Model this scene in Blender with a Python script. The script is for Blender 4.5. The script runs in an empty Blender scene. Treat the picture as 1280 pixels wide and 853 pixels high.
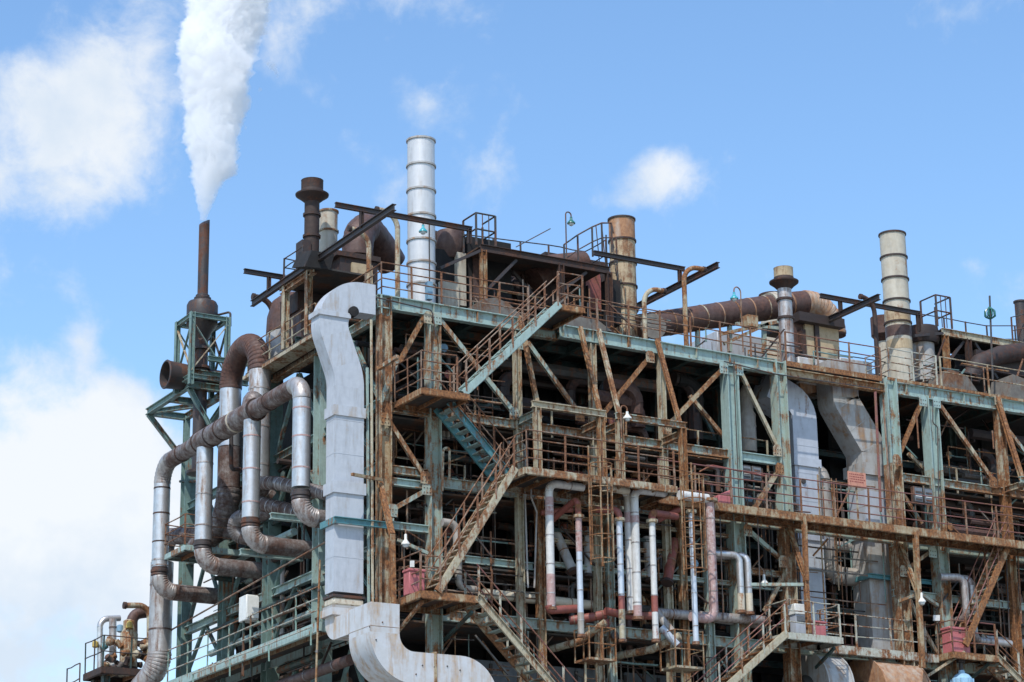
# Petrochemical process unit: rusty teal steel frames, lagged pipes, ducts and stacks under a blue sky.
import bpy, math, random
from mathutils import Vector as V, Matrix
random.seed(7)
SC = bpy.context.scene
COL = SC.collection
PI = math.pi

# ------------------------------------------------------------------ camera model (X along front, Y into the plant, Z up)
F_, YAW, PIT, ROL = 3073.0, 0.5252, 0.3039, -0.01515
CAM = V((-33.163, -65.18, 1.7))
FW = V((math.sin(YAW)*math.cos(PIT), math.cos(YAW)*math.cos(PIT), math.sin(PIT)))
RT0 = V((math.cos(YAW), -math.sin(YAW), 0)); UP0 = RT0.cross(FW)
RT = RT0*math.cos(ROL) + UP0*math.sin(ROL)
UP = -RT0*math.sin(ROL) + UP0*math.cos(ROL)
def ray(x, y): return FW + RT*((x-640)/F_) - UP*((y-426.5)/F_)
def A(x, y, Y=None, X=None, Z=None):
    """survey point: where the sight line to photo pixel (x, y) meets a building plane"""
    d = ray(x, y)
    if Y is not None: t = (Y-CAM.y)/d.y
    elif X is not None: t = (X-CAM.x)/d.x
    else: t = (Z-CAM.z)/d.z
    return CAM + d*t
cam = bpy.data.cameras.new('camera'); co = bpy.data.objects.new('camera', cam); COL.objects.link(co)
co.matrix_world = Matrix(((RT.x, UP.x, -FW.x, CAM.x), (RT.y, UP.y, -FW.y, CAM.y), (RT.z, UP.z, -FW.z, CAM.z), (0, 0, 0, 1)))
cam.sensor_width = 36; cam.lens = 36*F_/1280; cam.clip_start = .5; cam.clip_end = 6000
SC.camera = co

def tangent(P, i):
    n = len(P)
    if n > 2 and i == 0: return (P[1]*4-P[0]*3-P[2]).normalized()
    if n > 2 and i == n-1: return (P[n-1]*3-P[n-2]*4+P[n-3]).normalized()
    return (P[min(i+1, n-1)]-P[max(i-1, 0)]).normalized()
# ------------------------------------------------------------------ mesh builder
def frame(ax, ref=None):
    ax = ax.normalized()
    if ref is None: ref = V((0, 0, 1)) if abs(ax.z) < .95 else V((0, 1, 0))
    s = ax.cross(ref)
    if s.length < 1e-5: s = ax.cross(V((.3, 1, .2)))
    s.normalize(); u = s.cross(ax).normalized()
    return ax, s, u
class MB:
    def __init__(s): s.v = []; s.f = []; s.sm = []
    def add(s, vs, fs, smooth=False):
        o = len(s.v); s.v += [V(p) for p in vs]
        for f in fs: s.f.append([i+o for i in f]); s.sm.append(smooth)
        return s
    def box(s, a, b):
        (x0, y0, z0), (x1, y1, z1) = a, b
        vs = [(x, y, z) for z in (z0, z1) for y in (y0, y1) for x in (x0, x1)]
        return s.add(vs, [(0, 2, 3, 1), (4, 5, 7, 6), (0, 1, 5, 4), (2, 6, 7, 3), (0, 4, 6, 2), (1, 3, 7, 5)])
    def cbox(s, c, d): 
        c = V(c); d = V(d)/2
        return s.box(c-d, c+d)
    def rings(s, rs, smooth=True, caps=True, closed=True):
        n = len(rs[0]); o = len(s.v)
        for r in rs: s.v += [V(p) for p in r]
        for i in range(len(rs)-1):
            for j in range(n if closed else n-1):
                k = (j+1) % n
                s.f.append([o+i*n+j, o+i*n+k, o+(i+1)*n+k, o+(i+1)*n+j]); s.sm.append(smooth)
        if caps:
            s.f.append([o+j for j in range(n)][::-1]); s.sm.append(False)
            e = o+(len(rs)-1)*n
            s.f.append([e+j for j in range(n)]); s.sm.append(False)
        return s
    def prism(s, prof, p0, p1, ref=None):
        p0 = V(p0); p1 = V(p1); ax, a, u = frame(p1-p0, ref)
        return s.rings([[p+a*x+u*y for x, y in prof] for p in (p0, p1)], smooth=False)
    def bar(s, p0, p1, w, h=None, ref=None):
        h = h or w
        return s.prism([(-w/2, -h/2), (w/2, -h/2), (w/2, h/2), (-w/2, h/2)], p0, p1, ref)
    def hsec(s, p0, p1, w, h, t=.03, ref=None):
        # flanges at +-h/2 along 'u', web between them
        k = t/2; a = w/2; b = h/2
        pr = [(-a, -b), (a, -b), (a, -b+t), (k, -b+t), (k, b-t), (a, b-t), (a, b), (-a, b), (-a, b-t), (-k, b-t), (-k, -b+t), (-a, -b+t)]
        return s.prism(pr, p0, p1, ref)
    def ang(s, p0, p1, w, t=.015, ref=None):
        pr = [(0, 0), (w, 0), (w, t), (t, t), (t, w), (0, w)]
        return s.prism([(x-w/2, y-w/2) for x, y in pr], p0, p1, ref)
    def chan(s, p0, p1, h, w, t=.02, ref=None):
        b = h/2
        pr = [(0, -b), (w, -b), (w, -b+t), (t, -b+t), (t, b-t), (w, b-t), (w, b), (0, b)]
        return s.prism(pr, p0, p1, ref)
    def tube(s, pts, r, seg=14, caps=True, smooth=True, radii=None):
        pts = [V(p) for p in pts]; rs = []; n = len(pts)
        ax, a, u = frame(pts[1]-pts[0])
        for i, p in enumerate(pts):
            t = (pts[min(i+1, n-1)]-pts[max(i-1, 0)]).normalized()
            q = ax.rotation_difference(t); a = q @ a; u = q @ u; ax = t
            rr = radii[i] if radii else r
            rs.append([p+(a*math.cos(2*PI*j/seg)+u*math.sin(2*PI*j/seg))*rr for j in range(seg)])
        return s.rings(rs, smooth, caps)
    def lathe(s, base, prof, seg=24, axis=(0, 0, 1), smooth=True, caps=True):
        base = V(base); ax, a, u = frame(V(axis))
        rs = [[base+ax*z+(a*math.cos(2*PI*j/seg)+u*math.sin(2*PI*j/seg))*max(r, .001) for j in range(seg)] for r, z in prof]
        return s.rings(rs, smooth, caps)
    def poly(s, pts, off):
        """flat outline given a thickness"""
        off = V(off); return s.rings([[V(p) for p in pts], [V(p)+off for p in pts]], smooth=False)
    def obj(s, name, mat, parent=None, bevel=0):
        o0 = V((0, 0, 0)); p = parent
        while p is not None: o0 = o0+p.location; p = p.parent
        return s._make(name, mat, parent, o0, bevel)
    def _make(s, name, mat, parent, o0, bevel):
        me = bpy.data.meshes.new(name)
        me.from_pydata([tuple(p-o0) for p in s.v], [], s.f)
        me.polygons.foreach_set('use_smooth', s.sm)
        me.materials.append(mat); me.update()
        import bmesh
        bm = bmesh.new(); bm.from_mesh(me); bmesh.ops.recalc_face_normals(bm, faces=bm.faces)
        if bevel: bmesh.ops.bevel(bm, geom=[e for e in bm.edges], offset=bevel, segments=1, affect='EDGES')
        bm.to_mesh(me); bm.free()
        me.set_sharp_from_angle(angle=math.radians(38))
        o = bpy.data.objects.new(name, me); COL.objects.link(o)
        if parent is not None: o.parent = parent
        return o
def tag(o, label, cat, group=None, kind=None):
    if label: o['label'] = label
    if cat: o['category'] = cat
    if group: o['group'] = group
    if kind: o['kind'] = kind
    return o
def thing(name, label, cat, loc=(0, 0, 0), group=None):
    o = bpy.data.objects.new(name, None); COL.objects.link(o); o.location = V(loc); o.empty_display_size = .2
    return tag(o, label, cat, group)
def solo(name, label, cat, mb, mat, group=None, bevel=0):
    """a thing that is one mesh, its origin at its own base"""
    xs = [p.x for p in mb.v]; ys = [p.y for p in mb.v]; zs = [p.z for p in mb.v]
    o0 = V(((min(xs)+max(xs))/2, (min(ys)+max(ys))/2, min(zs)))
    o = mb._make(name, mat, None, o0, bevel); o.location = o0
    return tag(o, label, cat, group)

# ------------------------------------------------------------------ materials
def mat_weathered(name, base, base2=None, rust=.3, scale=1.2, rough=.6, metal=0., streak=.5, rustA=(.09, .032, .014), rustB=(.30, .13, .05), bump=.25, edge=.06, grime=.35):
    m = bpy.data.materials.new(name); m.use_nodes = True; nt = m.node_tree; N = nt.nodes; L = nt.links; N.clear()
    out = N.new('ShaderNodeOutputMaterial'); bs = N.new('ShaderNodeBsdfPrincipled'); L.new(bs.outputs[0], out.inputs[0])
    tc = N.new('ShaderNodeTexCoord'); oi = N.new('ShaderNodeObjectInfo')
    mul = N.new('ShaderNodeVectorMath'); mul.operation = 'SCALE'; mul.inputs[0].default_value = (37, 53, 71); L.new(oi.outputs['Random'], mul.inputs['Scale'])
    add = N.new('ShaderNodeVectorMath'); L.new(tc.outputs['Object'], add.inputs[0]); L.new(mul.outputs[0], add.inputs[1])
    def noise(sc, det=6, vec=None, sq=None, ro=.6):
        n = N.new('ShaderNodeTexNoise'); n.inputs['Scale'].default_value = sc; n.inputs['Detail'].default_value = det; n.inputs['Roughness'].default_value = ro
        src = add.outputs[0]
        if sq:
            mp = N.new('ShaderNodeMapping'); mp.inputs['Scale'].default_value = sq; L.new(src, mp.inputs[0]); src = mp.outputs[0]
        L.new(src, n.inputs['Vector']); return n.outputs['Fac']
    def math_(op, a, b, clamp=False):
        n = N.new('ShaderNodeMath'); n.operation = op; n.use_clamp = clamp
        for i, v in enumerate((a, b)):
            if isinstance(v, (int, float)): n.inputs[i].default_value = v
            else: L.new(v, n.inputs[i])
        return n.outputs[0]
    def mix(f, a, b):
        n = N.new('ShaderNodeMix'); n.data_type = 'RGBA'
        if isinstance(f, (int, float)): n.inputs[0].default_value = f
        else: L.new(f, n.inputs[0])
        for i, v in ((6, a), (7, b)):
            if isinstance(v, tuple): n.inputs[i].default_value = (*v[:3], 1)
            else: L.new(v, n.inputs[i])
        return n.outputs[2]
    big = noise(scale, 8); st = noise(scale*3, 5, sq=(1.7, 1.7, .26)); fine = noise(scale*14, 4); mid = noise(scale*4.5, 6)
    # rust mask: blotches + vertical runs + per object luck
    mask = math_('ADD', math_('MULTIPLY', big, 1-streak), math_('MULTIPLY', st, streak))
    mask = math_('ADD', mask, math_('MULTIPLY', math_('SUBTRACT', fine, .5), .22))
    mask = math_('ADD', mask, math_('MULTIPLY', math_('SUBTRACT', oi.outputs['Random'], .5), .10))
    lo = .70-.42*rust
    mr = N.new('ShaderNodeMapRange'); mr.interpolation_type = 'SMOOTHSTEP'; L.new(mask, mr.inputs[0])
    mr.inputs[1].default_value = lo-edge; mr.inputs[2].default_value = lo+edge
    fac = mr.outputs[0]
    b2 = base2 or tuple(c*.72 for c in base)
    m1 = N.new('ShaderNodeMapRange'); L.new(mid, m1.inputs[0]); m1.inputs[1].default_value = .35; m1.inputs[2].default_value = .68
    paint = mix(m1.outputs[0], base, b2)
    # grime runs on the paint
    g = N.new('ShaderNodeMapRange'); L.new(st, g.inputs[0]); g.inputs[1].default_value = .48; g.inputs[2].default_value = .72; g.inputs[4].default_value = grime
    paint = mix(g.outputs[0], paint, tuple(c*.35+.02 for c in base))
    r1 = N.new('ShaderNodeMapRange'); L.new(noise(scale*7, 6), r1.inputs[0]); r1.inputs[1].default_value = .33; r1.inputs[2].default_value = .7
    rustc = mix(r1.outputs[0], rustA, rustB)
    L.new(mix(fac, paint, rustc), bs.inputs['Base Color'])
    L.new(math_('ADD', math_('MULTIPLY', fac, .88-rough), math_('ADD', math_('MULTIPLY', math_('SUBTRACT', mid, .5), .25), rough), True), bs.inputs['Roughness'])
    if metal: L.new(math_('MULTIPLY', math_('SUBTRACT', 1.0, fac), metal, True), bs.inputs['Metallic'])
    bp = N.new('ShaderNodeBump'); bp.inputs['Strength'].default_value = bump; bp.inputs['Distance'].default_value = .02
    L.new(math_('ADD', fine, math_('MULTIPLY', fac, .6)), bp.inputs['Height']); L.new(bp.outputs[0], bs.inputs['Normal'])
    return m
W = mat_weathered
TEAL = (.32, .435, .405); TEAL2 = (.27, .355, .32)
M = dict(
 teal=W('teal_paint', TEAL, TEAL2, .32, 1.5, .6, streak=.5, grime=.5, rustB=(.34, .17, .07)),
 teal_worn=W('teal_paint_worn', (.30, .40, .36), (.31, .34, .27), .44, 1.7, .62, streak=.42, rustB=(.38, .19, .08)),
 teal_shade=W('teal_paint_shaded', (.185, .285, .26), (.13, .2, .18), .30, 1.3, .6, streak=.5, rustB=(.26, .13, .06), grime=.6),  # shade of the left face put into a darker teal, plus grime runs
 teal_dark=W('teal_paint_deep_shade', (.045, .08, .072), (.02, .036, .032), .35, 1.0, .6, streak=.5, rustB=(.17, .08, .04)),  # teal darkened far down so inner steel carries its shade in the colour
 teal_bright=W('bright_teal_paint', (.09, .25, .275), (.07, .18, .19), .28, 1.2, .45),
 rust=W('rusted_steel', (.38, .32, .21), (.28, .19, .10), .58, 1.9, .7, streak=.42, rustA=(.075, .03, .015), rustB=(.35, .155, .055), edge=.05),
 rust_pale=W('pale_rusty_paint', (.43, .40, .30), (.33, .28, .18), .46, 2.0, .7, streak=.42, rustA=(.08, .032, .016), rustB=(.33, .15, .06)),
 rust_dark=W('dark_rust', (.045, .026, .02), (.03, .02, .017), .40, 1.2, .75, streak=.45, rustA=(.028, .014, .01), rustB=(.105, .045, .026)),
 rail=W('rusty_rail_paint', (.30, .22, .16), (.20, .13, .09), .56, 2.2, .7, streak=.3, rustA=(.075, .028, .016), rustB=(.27, .125, .06)),
 rail_white=W('white_rail_paint', (.45, .46, .40), (.36, .35, .27), .42, 2.5, .6, streak=.4),
 rail_dark=W('dark_rail_paint', (.045, .05, .05), (.06, .045, .04), .35, 2.5, .6, streak=.3, rustB=(.14, .07, .045)),
 rail_red=W('dull_red_rail_paint', (.23, .085, .075), (.17, .075, .062), .5, 2.5, .6, streak=.3, rustB=(.27, .14, .08)),
 teal_rail=W('teal_rail_paint', (.27, .42, .37), (.2, .3, .26), .35, 2.2, .6, streak=.4),
 black=W('black_steel', (.035, .03, .03), (.05, .035, .03), .3, 1.4, .55, streak=.3, rustB=(.12, .055, .035)),
 silver=W('aluminium_cladding', (.64, .63, .62), (.52, .50, .48), .16, 1.1, .38, .72, streak=.75, rustA=(.13, .075, .05), rustB=(.28, .18, .13), edge=.12, bump=.08, grime=.5),
 silver_dirty=W('stained_cladding', (.50, .48, .46), (.40, .37, .35), .36, 1.3, .45, .6, streak=.6, rustA=(.085, .045, .032), rustB=(.24, .14, .10), edge=.12, bump=.1, grime=.6),
 brown_pipe=W('browned_cladding', (.33, .31, .30), (.15, .12, .105), .50, 2.2, .45, .5, streak=.2, rustA=(.045, .026, .02), rustB=(.13, .07, .052), edge=.14, bump=.15),
 brown_duct=W('brown_rust_cladding', (.12, .075, .062), (.075, .042, .034), .45, 1.4, .5, .25, streak=.3, rustA=(.042, .02, .016), rustB=(.14, .065, .045), edge=.12),
 dark_brown=W('dark_brown_plate', (.042, .027, .023), (.028, .02, .018), .35, .9, .65, streak=.4, rustA=(.028, .015, .012), rustB=(.10, .042, .028)),
 white_duct=W('pale_grey_duct_paint', (.46, .487, .52), (.41, .437, .47), .12, 1.1, .5, streak=.75, rustA=(.32, .27, .22), rustB=(.40, .33, .26), edge=.14, bump=.12, grime=.3),
 white_stain=W('stained_white_duct', (.53, .54, .55), (.47, .47, .46), .26, .8, .5, streak=.85, rustA=(.30, .17, .08), rustB=(.50, .34, .18), bump=.05, edge=.16, grime=.25),
 blue_duct=W('lavender_grey_duct_paint', (.45, .48, .53), (.39, .415, .455), .16, .8, .5, streak=.8, rustB=(.33, .22, .15), bump=.05, grime=.3),
 grey_duct=W('grey_duct_plate', (.40, .40, .39), (.32, .31, .29), .22, .8, .6, streak=.8, rustA=(.20, .11, .06), rustB=(.38, .23, .12), edge=.14, grime=.5),
 rust_duct=W('rust_stained_duct', (.42, .36, .30), (.36, .27, .19), .66, .9, .6, streak=.75, rustA=(.22, .10, .05), rustB=(.42, .23, .12), edge=.16, grime=.5),
 beige=W('beige_cladding', (.42, .38, .33), (.33, .29, .25), .15, 1.0, .5, .2, streak=.8, grime=.6),
 chim_white=W('white_stack_paint', (.60, .60, .59), (.54, .54, .53), .10, .8, .42, .25, streak=.8, bump=.05, grime=.4, rustB=(.42, .33, .24), rustA=(.3, .2, .13), edge=.14),
 chim_cream=W('cream_stack_paint', (.50, .46, .37), (.42, .37, .28), .24, .9, .5, streak=.5, rustA=(.13, .045, .022), rustB=(.38, .2, .1), edge=.07, grime=.5),
 chim_tan=W('tan_rusty_stack', (.47, .37, .23), (.38, .28, .165), .32, 1.3, .6, streak=.45, rustA=(.12, .055, .03), rustB=(.30, .16, .08)),
 pipe_white=W('white_pipe_paint', (.62, .62, .60), (.52, .51, .48), .13, 1.5, .45, streak=.6, rustA=(.23, .08, .06), rustB=(.40, .22, .17), grime=.4),
 pipe_blue=W('pale_blue_pipe', (.55, .60, .66), (.48, .52, .57), .18, 1.3, .4, .2, streak=.5, rustA=(.27, .09, .08), rustB=(.36, .16, .13)),
 pipe_cream=W('cream_pipe', (.58, .53, .42), (.5, .43, .32), .22, 1.2, .55, streak=.5, rustB=(.42, .2, .09), grime=.4),
 pipe_pink=W('faded_pink_pipe', (.44, .30, .28), (.36, .21, .19), .40, 1.6, .55, streak=.6, rustA=(.24, .09, .07), rustB=(.55, .5, .48)),
 pipe_red=W('faded_red_pipe', (.29, .085, .065), (.2, .06, .045), .3, 1.4, .55, streak=.4),
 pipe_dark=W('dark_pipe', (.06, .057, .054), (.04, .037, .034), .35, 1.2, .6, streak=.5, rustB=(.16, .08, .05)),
 red_box=W('pink_red_paint', (.50, .155, .16), (.42, .125, .13), .16, 2.2, .55, streak=.7, rustB=(.30, .12, .07)),
 casing=W('soot_shade_casing', (.010, .009, .009), (.006, .006, .006), .2, .6, .85, streak=.6, rustA=(.012, .009, .007), rustB=(.04, .022, .016)),  # soot tone taken nearly black, interior shade painted into it
 grey_plate=W('dull_grey_plate', (.17, .155, .13), (.12, .105, .09), .35, 1.2, .65, streak=.3, rustB=(.2, .11, .06)),
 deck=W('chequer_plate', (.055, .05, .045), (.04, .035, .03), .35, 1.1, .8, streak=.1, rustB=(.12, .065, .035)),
 panel_grey=W('grey_wall_panel', (.17, .19, .21), (.13, .145, .16), .1, .7, .6, streak=.7, rustB=(.25, .15, .1), grime=.5),
 concrete=W('old_concrete', (.33, .32, .29), (.26, .25, .23), .1, .5, .9, streak=.3, rustB=(.2, .17, .13)),
 yellow=W('yellow_paint', (.50, .36, .09), (.40, .28, .07), .15, 2, .5),
 blue=W('pale_blue_paint', (.22, .38, .50), (.18, .31, .42), .1, 2, .45),
 sky_blue=W('light_blue_casting', (.34, .55, .72), (.26, .45, .6), .08, 2, .4),
 white=W('white_enamel', (.74, .74, .70), (.66, .66, .6), .08, 2, .45),
 salmon=W('salmon_board', (.55, .25, .17), (.5, .22, .15), .1, 3, .6, streak=.3),
)
def plain(name, col, rough=.5, metal=0., trans=0.):
    m = bpy.data.materials.new(name); m.use_nodes = True; b = m.node_tree.nodes['Principled BSDF']
    b.inputs['Base Color'].default_value = (*col, 1); b.inputs['Roughness'].default_value = rough; b.inputs['Metallic'].default_value = metal
    b.inputs['Transmission Weight'].default_value = trans
    return m
M['lens'] = plain('lamp_glass', (.82, .88, .86), .12, 0, .35)
M['enamel_green'] = plain('green_enamel', (.03, .14, .12), .3)
M['enamel_teal'] = plain('teal_enamel', (.05, .33, .38), .3)
M['ink'] = plain('faded_sign_ink', (.25, .06, .045), .6)

# ------------------------------------------------------------------ component builders
def rounded(pts, R, n):
    """polyline with filleted corners -> list of ('s', p, q) and ('e', [points])"""
    pts = [V(p) for p in pts]; out = []; cur = pts[0]
    for i in range(1, len(pts)-1):
        a = (pts[i-1]-pts[i]).normalized(); b = (pts[i+1]-pts[i]).normalized()
        ang = a.angle(b); Ri = R[i-1] if isinstance(R, (list, tuple)) else R
        if ang > PI-.02 or Ri < 1e-3:
            continue
        d = Ri/math.tan(ang/2)
        d = min(d, (pts[i]-cur).length*.98, (pts[i+1]-pts[i]).length*.98); Ri = d*math.tan(ang/2)
        s = pts[i]+a*d; e = pts[i]+b*d; c = pts[i]+(a+b).normalized()*(Ri/math.sin(ang/2))
        if (s-cur).length > 1e-3: out.append(('s', cur, s))
        v0 = s-c; ax = v0.cross(e-c)
        if ax.length < 1e-9: continue
        tot = PI-ang; ax.normalize()
        out.append(('e', [c+Matrix.Rotation(tot*k/n, 3, ax) @ v0 for k in range(n+1)]))
        cur = e
    if (pts[-1]-cur).length > 1e-3: out.append(('s', cur, pts[-1]))
    return out
def torus_band(mb, p, ax, r, w, seg=18, t=.012):
    return mb.lathe(V(p)-V(ax)*(w/2), [(r-.01, 0), (r+t, 0), (r+t, w), (r-.01, w)], seg, ax, smooth=True)
def pipe(name, label, cat, pts, r, mat, emat=None, R=None, bands=0, ribbed=False, flanges=(), bandmat=None, band_w=.06, group=None, n=8, seg=16, parent=None, straight='barrel'):
    emat = emat or mat; R = R if R is not None else 2.6*r
    pts = [V(p) for p in pts]
    if parent is None: t = thing(name, label, cat, min(pts, key=lambda p: p.z), group)
    else: t = parent
    for kind, *d in rounded(pts, R, n):
        if kind == 's':
            p, q = d
            brl = MB().tube([p, q], r, seg).obj(straight, mat, t)
            Ln = (q-p).length; ax = (q-p).normalized()
            if bands and Ln > bands*.9:
                k = int(Ln/bands)
                for i in range(k):
                    b = MB(); torus_band(b, p+ax*(Ln*(i+.5)/k), ax, r, band_w, seg); b.obj('band', bandmat or M['brown_pipe'], brl)
        else:
            P = d[0]; e = MB()
            if ribbed:
                pl, rl = [], []
                for i in range(len(P)-1):
                    pl += [P[i], P[i].lerp(P[i+1], .12), P[i].lerp(P[i+1], .5), P[i].lerp(P[i+1], .88)]
                    rl += [r*.985, r*1.045, r*1.05, r*1.045]
                pl.append(P[-1]); rl.append(r*.985)
                e.tube(pl, r, seg, radii=rl)
            else: e.tube(P, r*1.004, seg)
            e.obj('elbow', emat, t)
    for p, ax in flanges:
        b = MB(); torus_band(b, p, V(ax).normalized(), r, .1, seg, r*.22); b.obj('flange', M['rust_dark'], t)
    return t
def rail_posts(a, b, step):
    L = (b-a).length; n = max(1, round(L/step)); return [a.lerp(b, i/n) for i in range(n+1)]
def railing(label, pts, mat='rail', h=1.1, step=1.25, levels=(.38, .74, 1.1), r=.021, post=.05, postmat=None, toe=False, group=None, name='guard_railing', railmat=None):
    pts = [V(p) for p in pts]; t = thing(name, label, 'railing', pts[0], group); pm = M[postmat or mat]; rm = railmat if not isinstance(railmat, (str, type(None))) else M[railmat or mat]
    done = []
    for a, b in zip(pts[:-1], pts[1:]):
        for p in rail_posts(a, b, step):
            if any((p-q).length < .05 for q in done): continue
            done.append(p)
            MB().ang(p, p+V((random.uniform(-.02, .02), random.uniform(-.02, .02), h)), post, .012, (b-a).normalized()).obj('post', pm, t)
        d = (b-a).normalized(); side = d.cross(V((0, 0, 1))).normalized()*(-.02)
        for lv in levels:
            z = V((0, 0, lv*h/1.1-.01)); nm = 'handrail' if lv == levels[-1] else 'mid_rail'
            sag = [a+z+side, a.lerp(b, .33)+z+side+V((0, random.uniform(-.015, .015), random.uniform(-.03, .012))), a.lerp(b, .66)+z+side+V((0, random.uniform(-.015, .015), random.uniform(-.03, .012))), b+z+side]
            MB().tube(sag, r, 6).obj(nm, rm, t)
        if toe: MB().bar(a+V((0, 0, .07)), b+V((0, 0, .07)), .012, .14).obj('toe_board', rm, t)
    return t
def stair(label, foot, head, wv, strm, tread, rail='rail', steps=None, cat='stairs', railh=1.0, sides=(0, 1), postn=4, depth=.24, railmat=None):
    foot = V(foot); head = V(head); wv = V(wv); d = head-foot
    t = thing('steel_stairs', label, cat, foot)
    for k in (0, 1):
        o = wv*k
        MB().chan(foot+o, head+o, depth, .07*(1 if k else -1), .02, V((0, 0, 1))).obj('stringer', strm, t)
    n = steps or max(4, round(abs(d.z)/.22)); hd = V((d.x, d.y, 0)).normalized()
    for i in range(1, n):
        p = foot+d*(i/n); q = p+wv
        b = MB(); b.prism([(-.02, -.13), (-.02, .13), (.02, .13), (.02, -.13)], p+wv*.03+V((0, 0, .02)), p+wv*.97+V((0, 0, .02)), V((0, 0, 1)) if False else hd)
        b.obj('tread', tread, t)
    for k in sides:
        o = wv*k
        for lv in (.55, 1.0):
            MB().tube([foot+o+V((0, 0, lv*railh)), head+o+V((0, 0, lv*railh))], .021, 6).obj('handrail' if lv == 1 else 'mid_rail', (M[railmat] if isinstance(railmat, str) else railmat) or M[rail], t)
        for i in range(postn+1):
            p = foot+o+d*((i+.1)/(postn+.2))
            MB().ang(p, p+V((0, 0, railh)), .05, .012, hd).obj('post', M[rail], t)
    return t
def deck_platform(label, lo, hi, edge, deckm=None, th=.2, name='steel_platform', joist=.6, group=None):
    """grating platform with an edge channel round it; lo/hi: plan corners + top level"""
    (x0, y0), (x1, y1, z) = lo, hi
    t = thing(name, label, 'platform', ((x0+x1)/2, (y0+y1)/2, z-th), group)
    MB().box((x0+.03, y0+.03, z-.05), (x1-.03, y1-.03, z-.012)).obj('deck_plate', deckm or M['deck'], t)
    for a, b in (((x0, y0), (x1, y0)), ((x1, y0), (x1, y1)), ((x1, y1), (x0, y1)), ((x0, y1), (x0, y0))):
        MB().chan(V((*a, z-th/2)), V((*b, z-th/2)), th, -.07, .018, V((0, 0, 1))).obj('edge_channel', edge, t)
    n = int((x1-x0)/joist)
    for i in range(1, n):
        x = x0+(x1-x0)*i/n
        MB().bar((x, y0+.05, z-.115), (x, y1-.05, z-.115), .05, .12).obj('joist', M['rust'], t)
    return t
def caged_ladder(label, base, top, wv, mat, cage_from=2.2, cage=True, out=(0, -1, 0)):
    base = V(base); top = V(top); wv = V(wv); out = V(out)
    t = thing('caged_ladder', label, 'ladder', base)
    for k in (0, 1): MB().bar(base+wv*k, top+wv*k, .05, .025, out).obj('side_rail', mat, t)
    n = int((top-base).length/.3)
    for i in range(1, n): MB().tube([base.lerp(top, i/n), base.lerp(top, i/n)+wv], .013, 6).obj('rung', mat, t)
    if cage:
        c = wv*.5; H = (top-base).length; d = (top-base).normalized(); rr = .36
        ks = int((H-cage_from)/.75)+1
        for i in range(ks):
            p = base+d*(cage_from+i*.75)+c+out*.36; w = wv.normalized()
            pts = [p+(w*math.sin(a)-out*math.cos(a))*rr for a in [2*PI*(.1+.8*j/12) for j in range(13)]]
            for a, b in ((pts, None),): MB().tube(a, .02, 5).obj('cage_hoop', mat, t)
        for a in (.25, .4, .5, .6, .75):
            w = wv.normalized(); o = c+out*.36+(w*math.sin(2*PI*a)-out*math.cos(2*PI*a))*rr
            MB().bar(base+d*cage_from+o, base+d*(cage_from+(ks-1)*.75)+o, .035, .01, out).obj('cage_strap', mat, t)
    return t
def rect_duct(name, label, path, w, h, ref, mat, R=.8, n=6, collars=(), collar_mat=None, seams=(), parent=None, group=None, loc=None, stiff=None):
    """rectangular duct swept along a filleted path; w across, h along ref"""
    t = parent or thing(name, label, 'duct', loc or min([V(p) for p in path], key=lambda p: p.z), group)
    ref = V(ref)
    for kind, *d in rounded(path, R, n):
        P = list(d) if kind == 's' else d[0]
        rs = []
        for i, p in enumerate(P):
            tg = tangent(P, i)
            rf = ref
            ax = tg; s = ax.cross(rf)
            s.normalize(); u = s.cross(ax).normalized()
            rs.append([p+s*a*w/2+u*b*h/2 for a, b in ((-1, -1), (1, -1), (1, 1), (-1, 1))])
        MB().rings(rs, smooth=True).obj('duct_section' if kind == 's' else 'duct_bend', mat, t)
        if kind == 's' and stiff:
            Ln = (P[1]-P[0]).length; ax = (P[1]-P[0]).normalized(); k = int(Ln/stiff)
            for i in range(1, k+1):
                p = P[0]+ax*(Ln*i/(k+1)); s = ax.cross(ref).normalized(); u = s.cross(ax).normalized()
                MB().prism([(-w/2-.006, -h/2-.006), (w/2+.006, -h/2-.006), (w/2+.006, h/2+.006), (-w/2-.006, h/2+.006)], p-ax*.012, p+ax*.012, ref).obj('seam', mat, t)
    for p, ax, grow, thick in collars:
        p = V(p); ax = V(ax).normalized(); a, b = w/2+grow, h/2+grow
        MB().prism([(-a, -b), (a, -b), (a, b), (-a, b)], p-ax*thick/2, p+ax*thick/2, ref).obj('collar', collar_mat or mat, t)
    return t
def goose_lamp(label, base, h, reach, mat_shade='enamel_teal', pole='rail', dirv=(1, 0, 0)):
    """gooseneck lamp: pole, hook, enamel shade and glass"""
    base = V(base); dv = V(dirv).normalized(); t = thing('gooseneck_lamp', label, 'lamp', base)
    r = reach/2; top = base+V((0, 0, h-r))
    pts = [base, top]+[top+dv*r+(-dv*math.cos(a)+V((0, 0, 1))*math.sin(a))*r for a in [PI*k/10 for k in range(1, 11)]]
    end = pts[-1]; pts.append(end-V((0, 0, .06)))
    MB().tube(pts, .024, 8).obj('pole', M[pole], t)
    e = end-V((0, 0, .06))
    sd_ = MB().lathe(e-V((0, 0, .24)), [(.145, 0), (.14, .04), (.075, .11), (.045, .16), (.045, .24), (.02, .25)], 16).obj('shade', M[mat_shade], t)
    MB().lathe(e-V((0, 0, .33)), [(.02, 0), (.065, .02), (.095, .07), (.09, .11)], 16).obj('bulb_glass', M['lens'], sd_)
    return t
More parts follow.
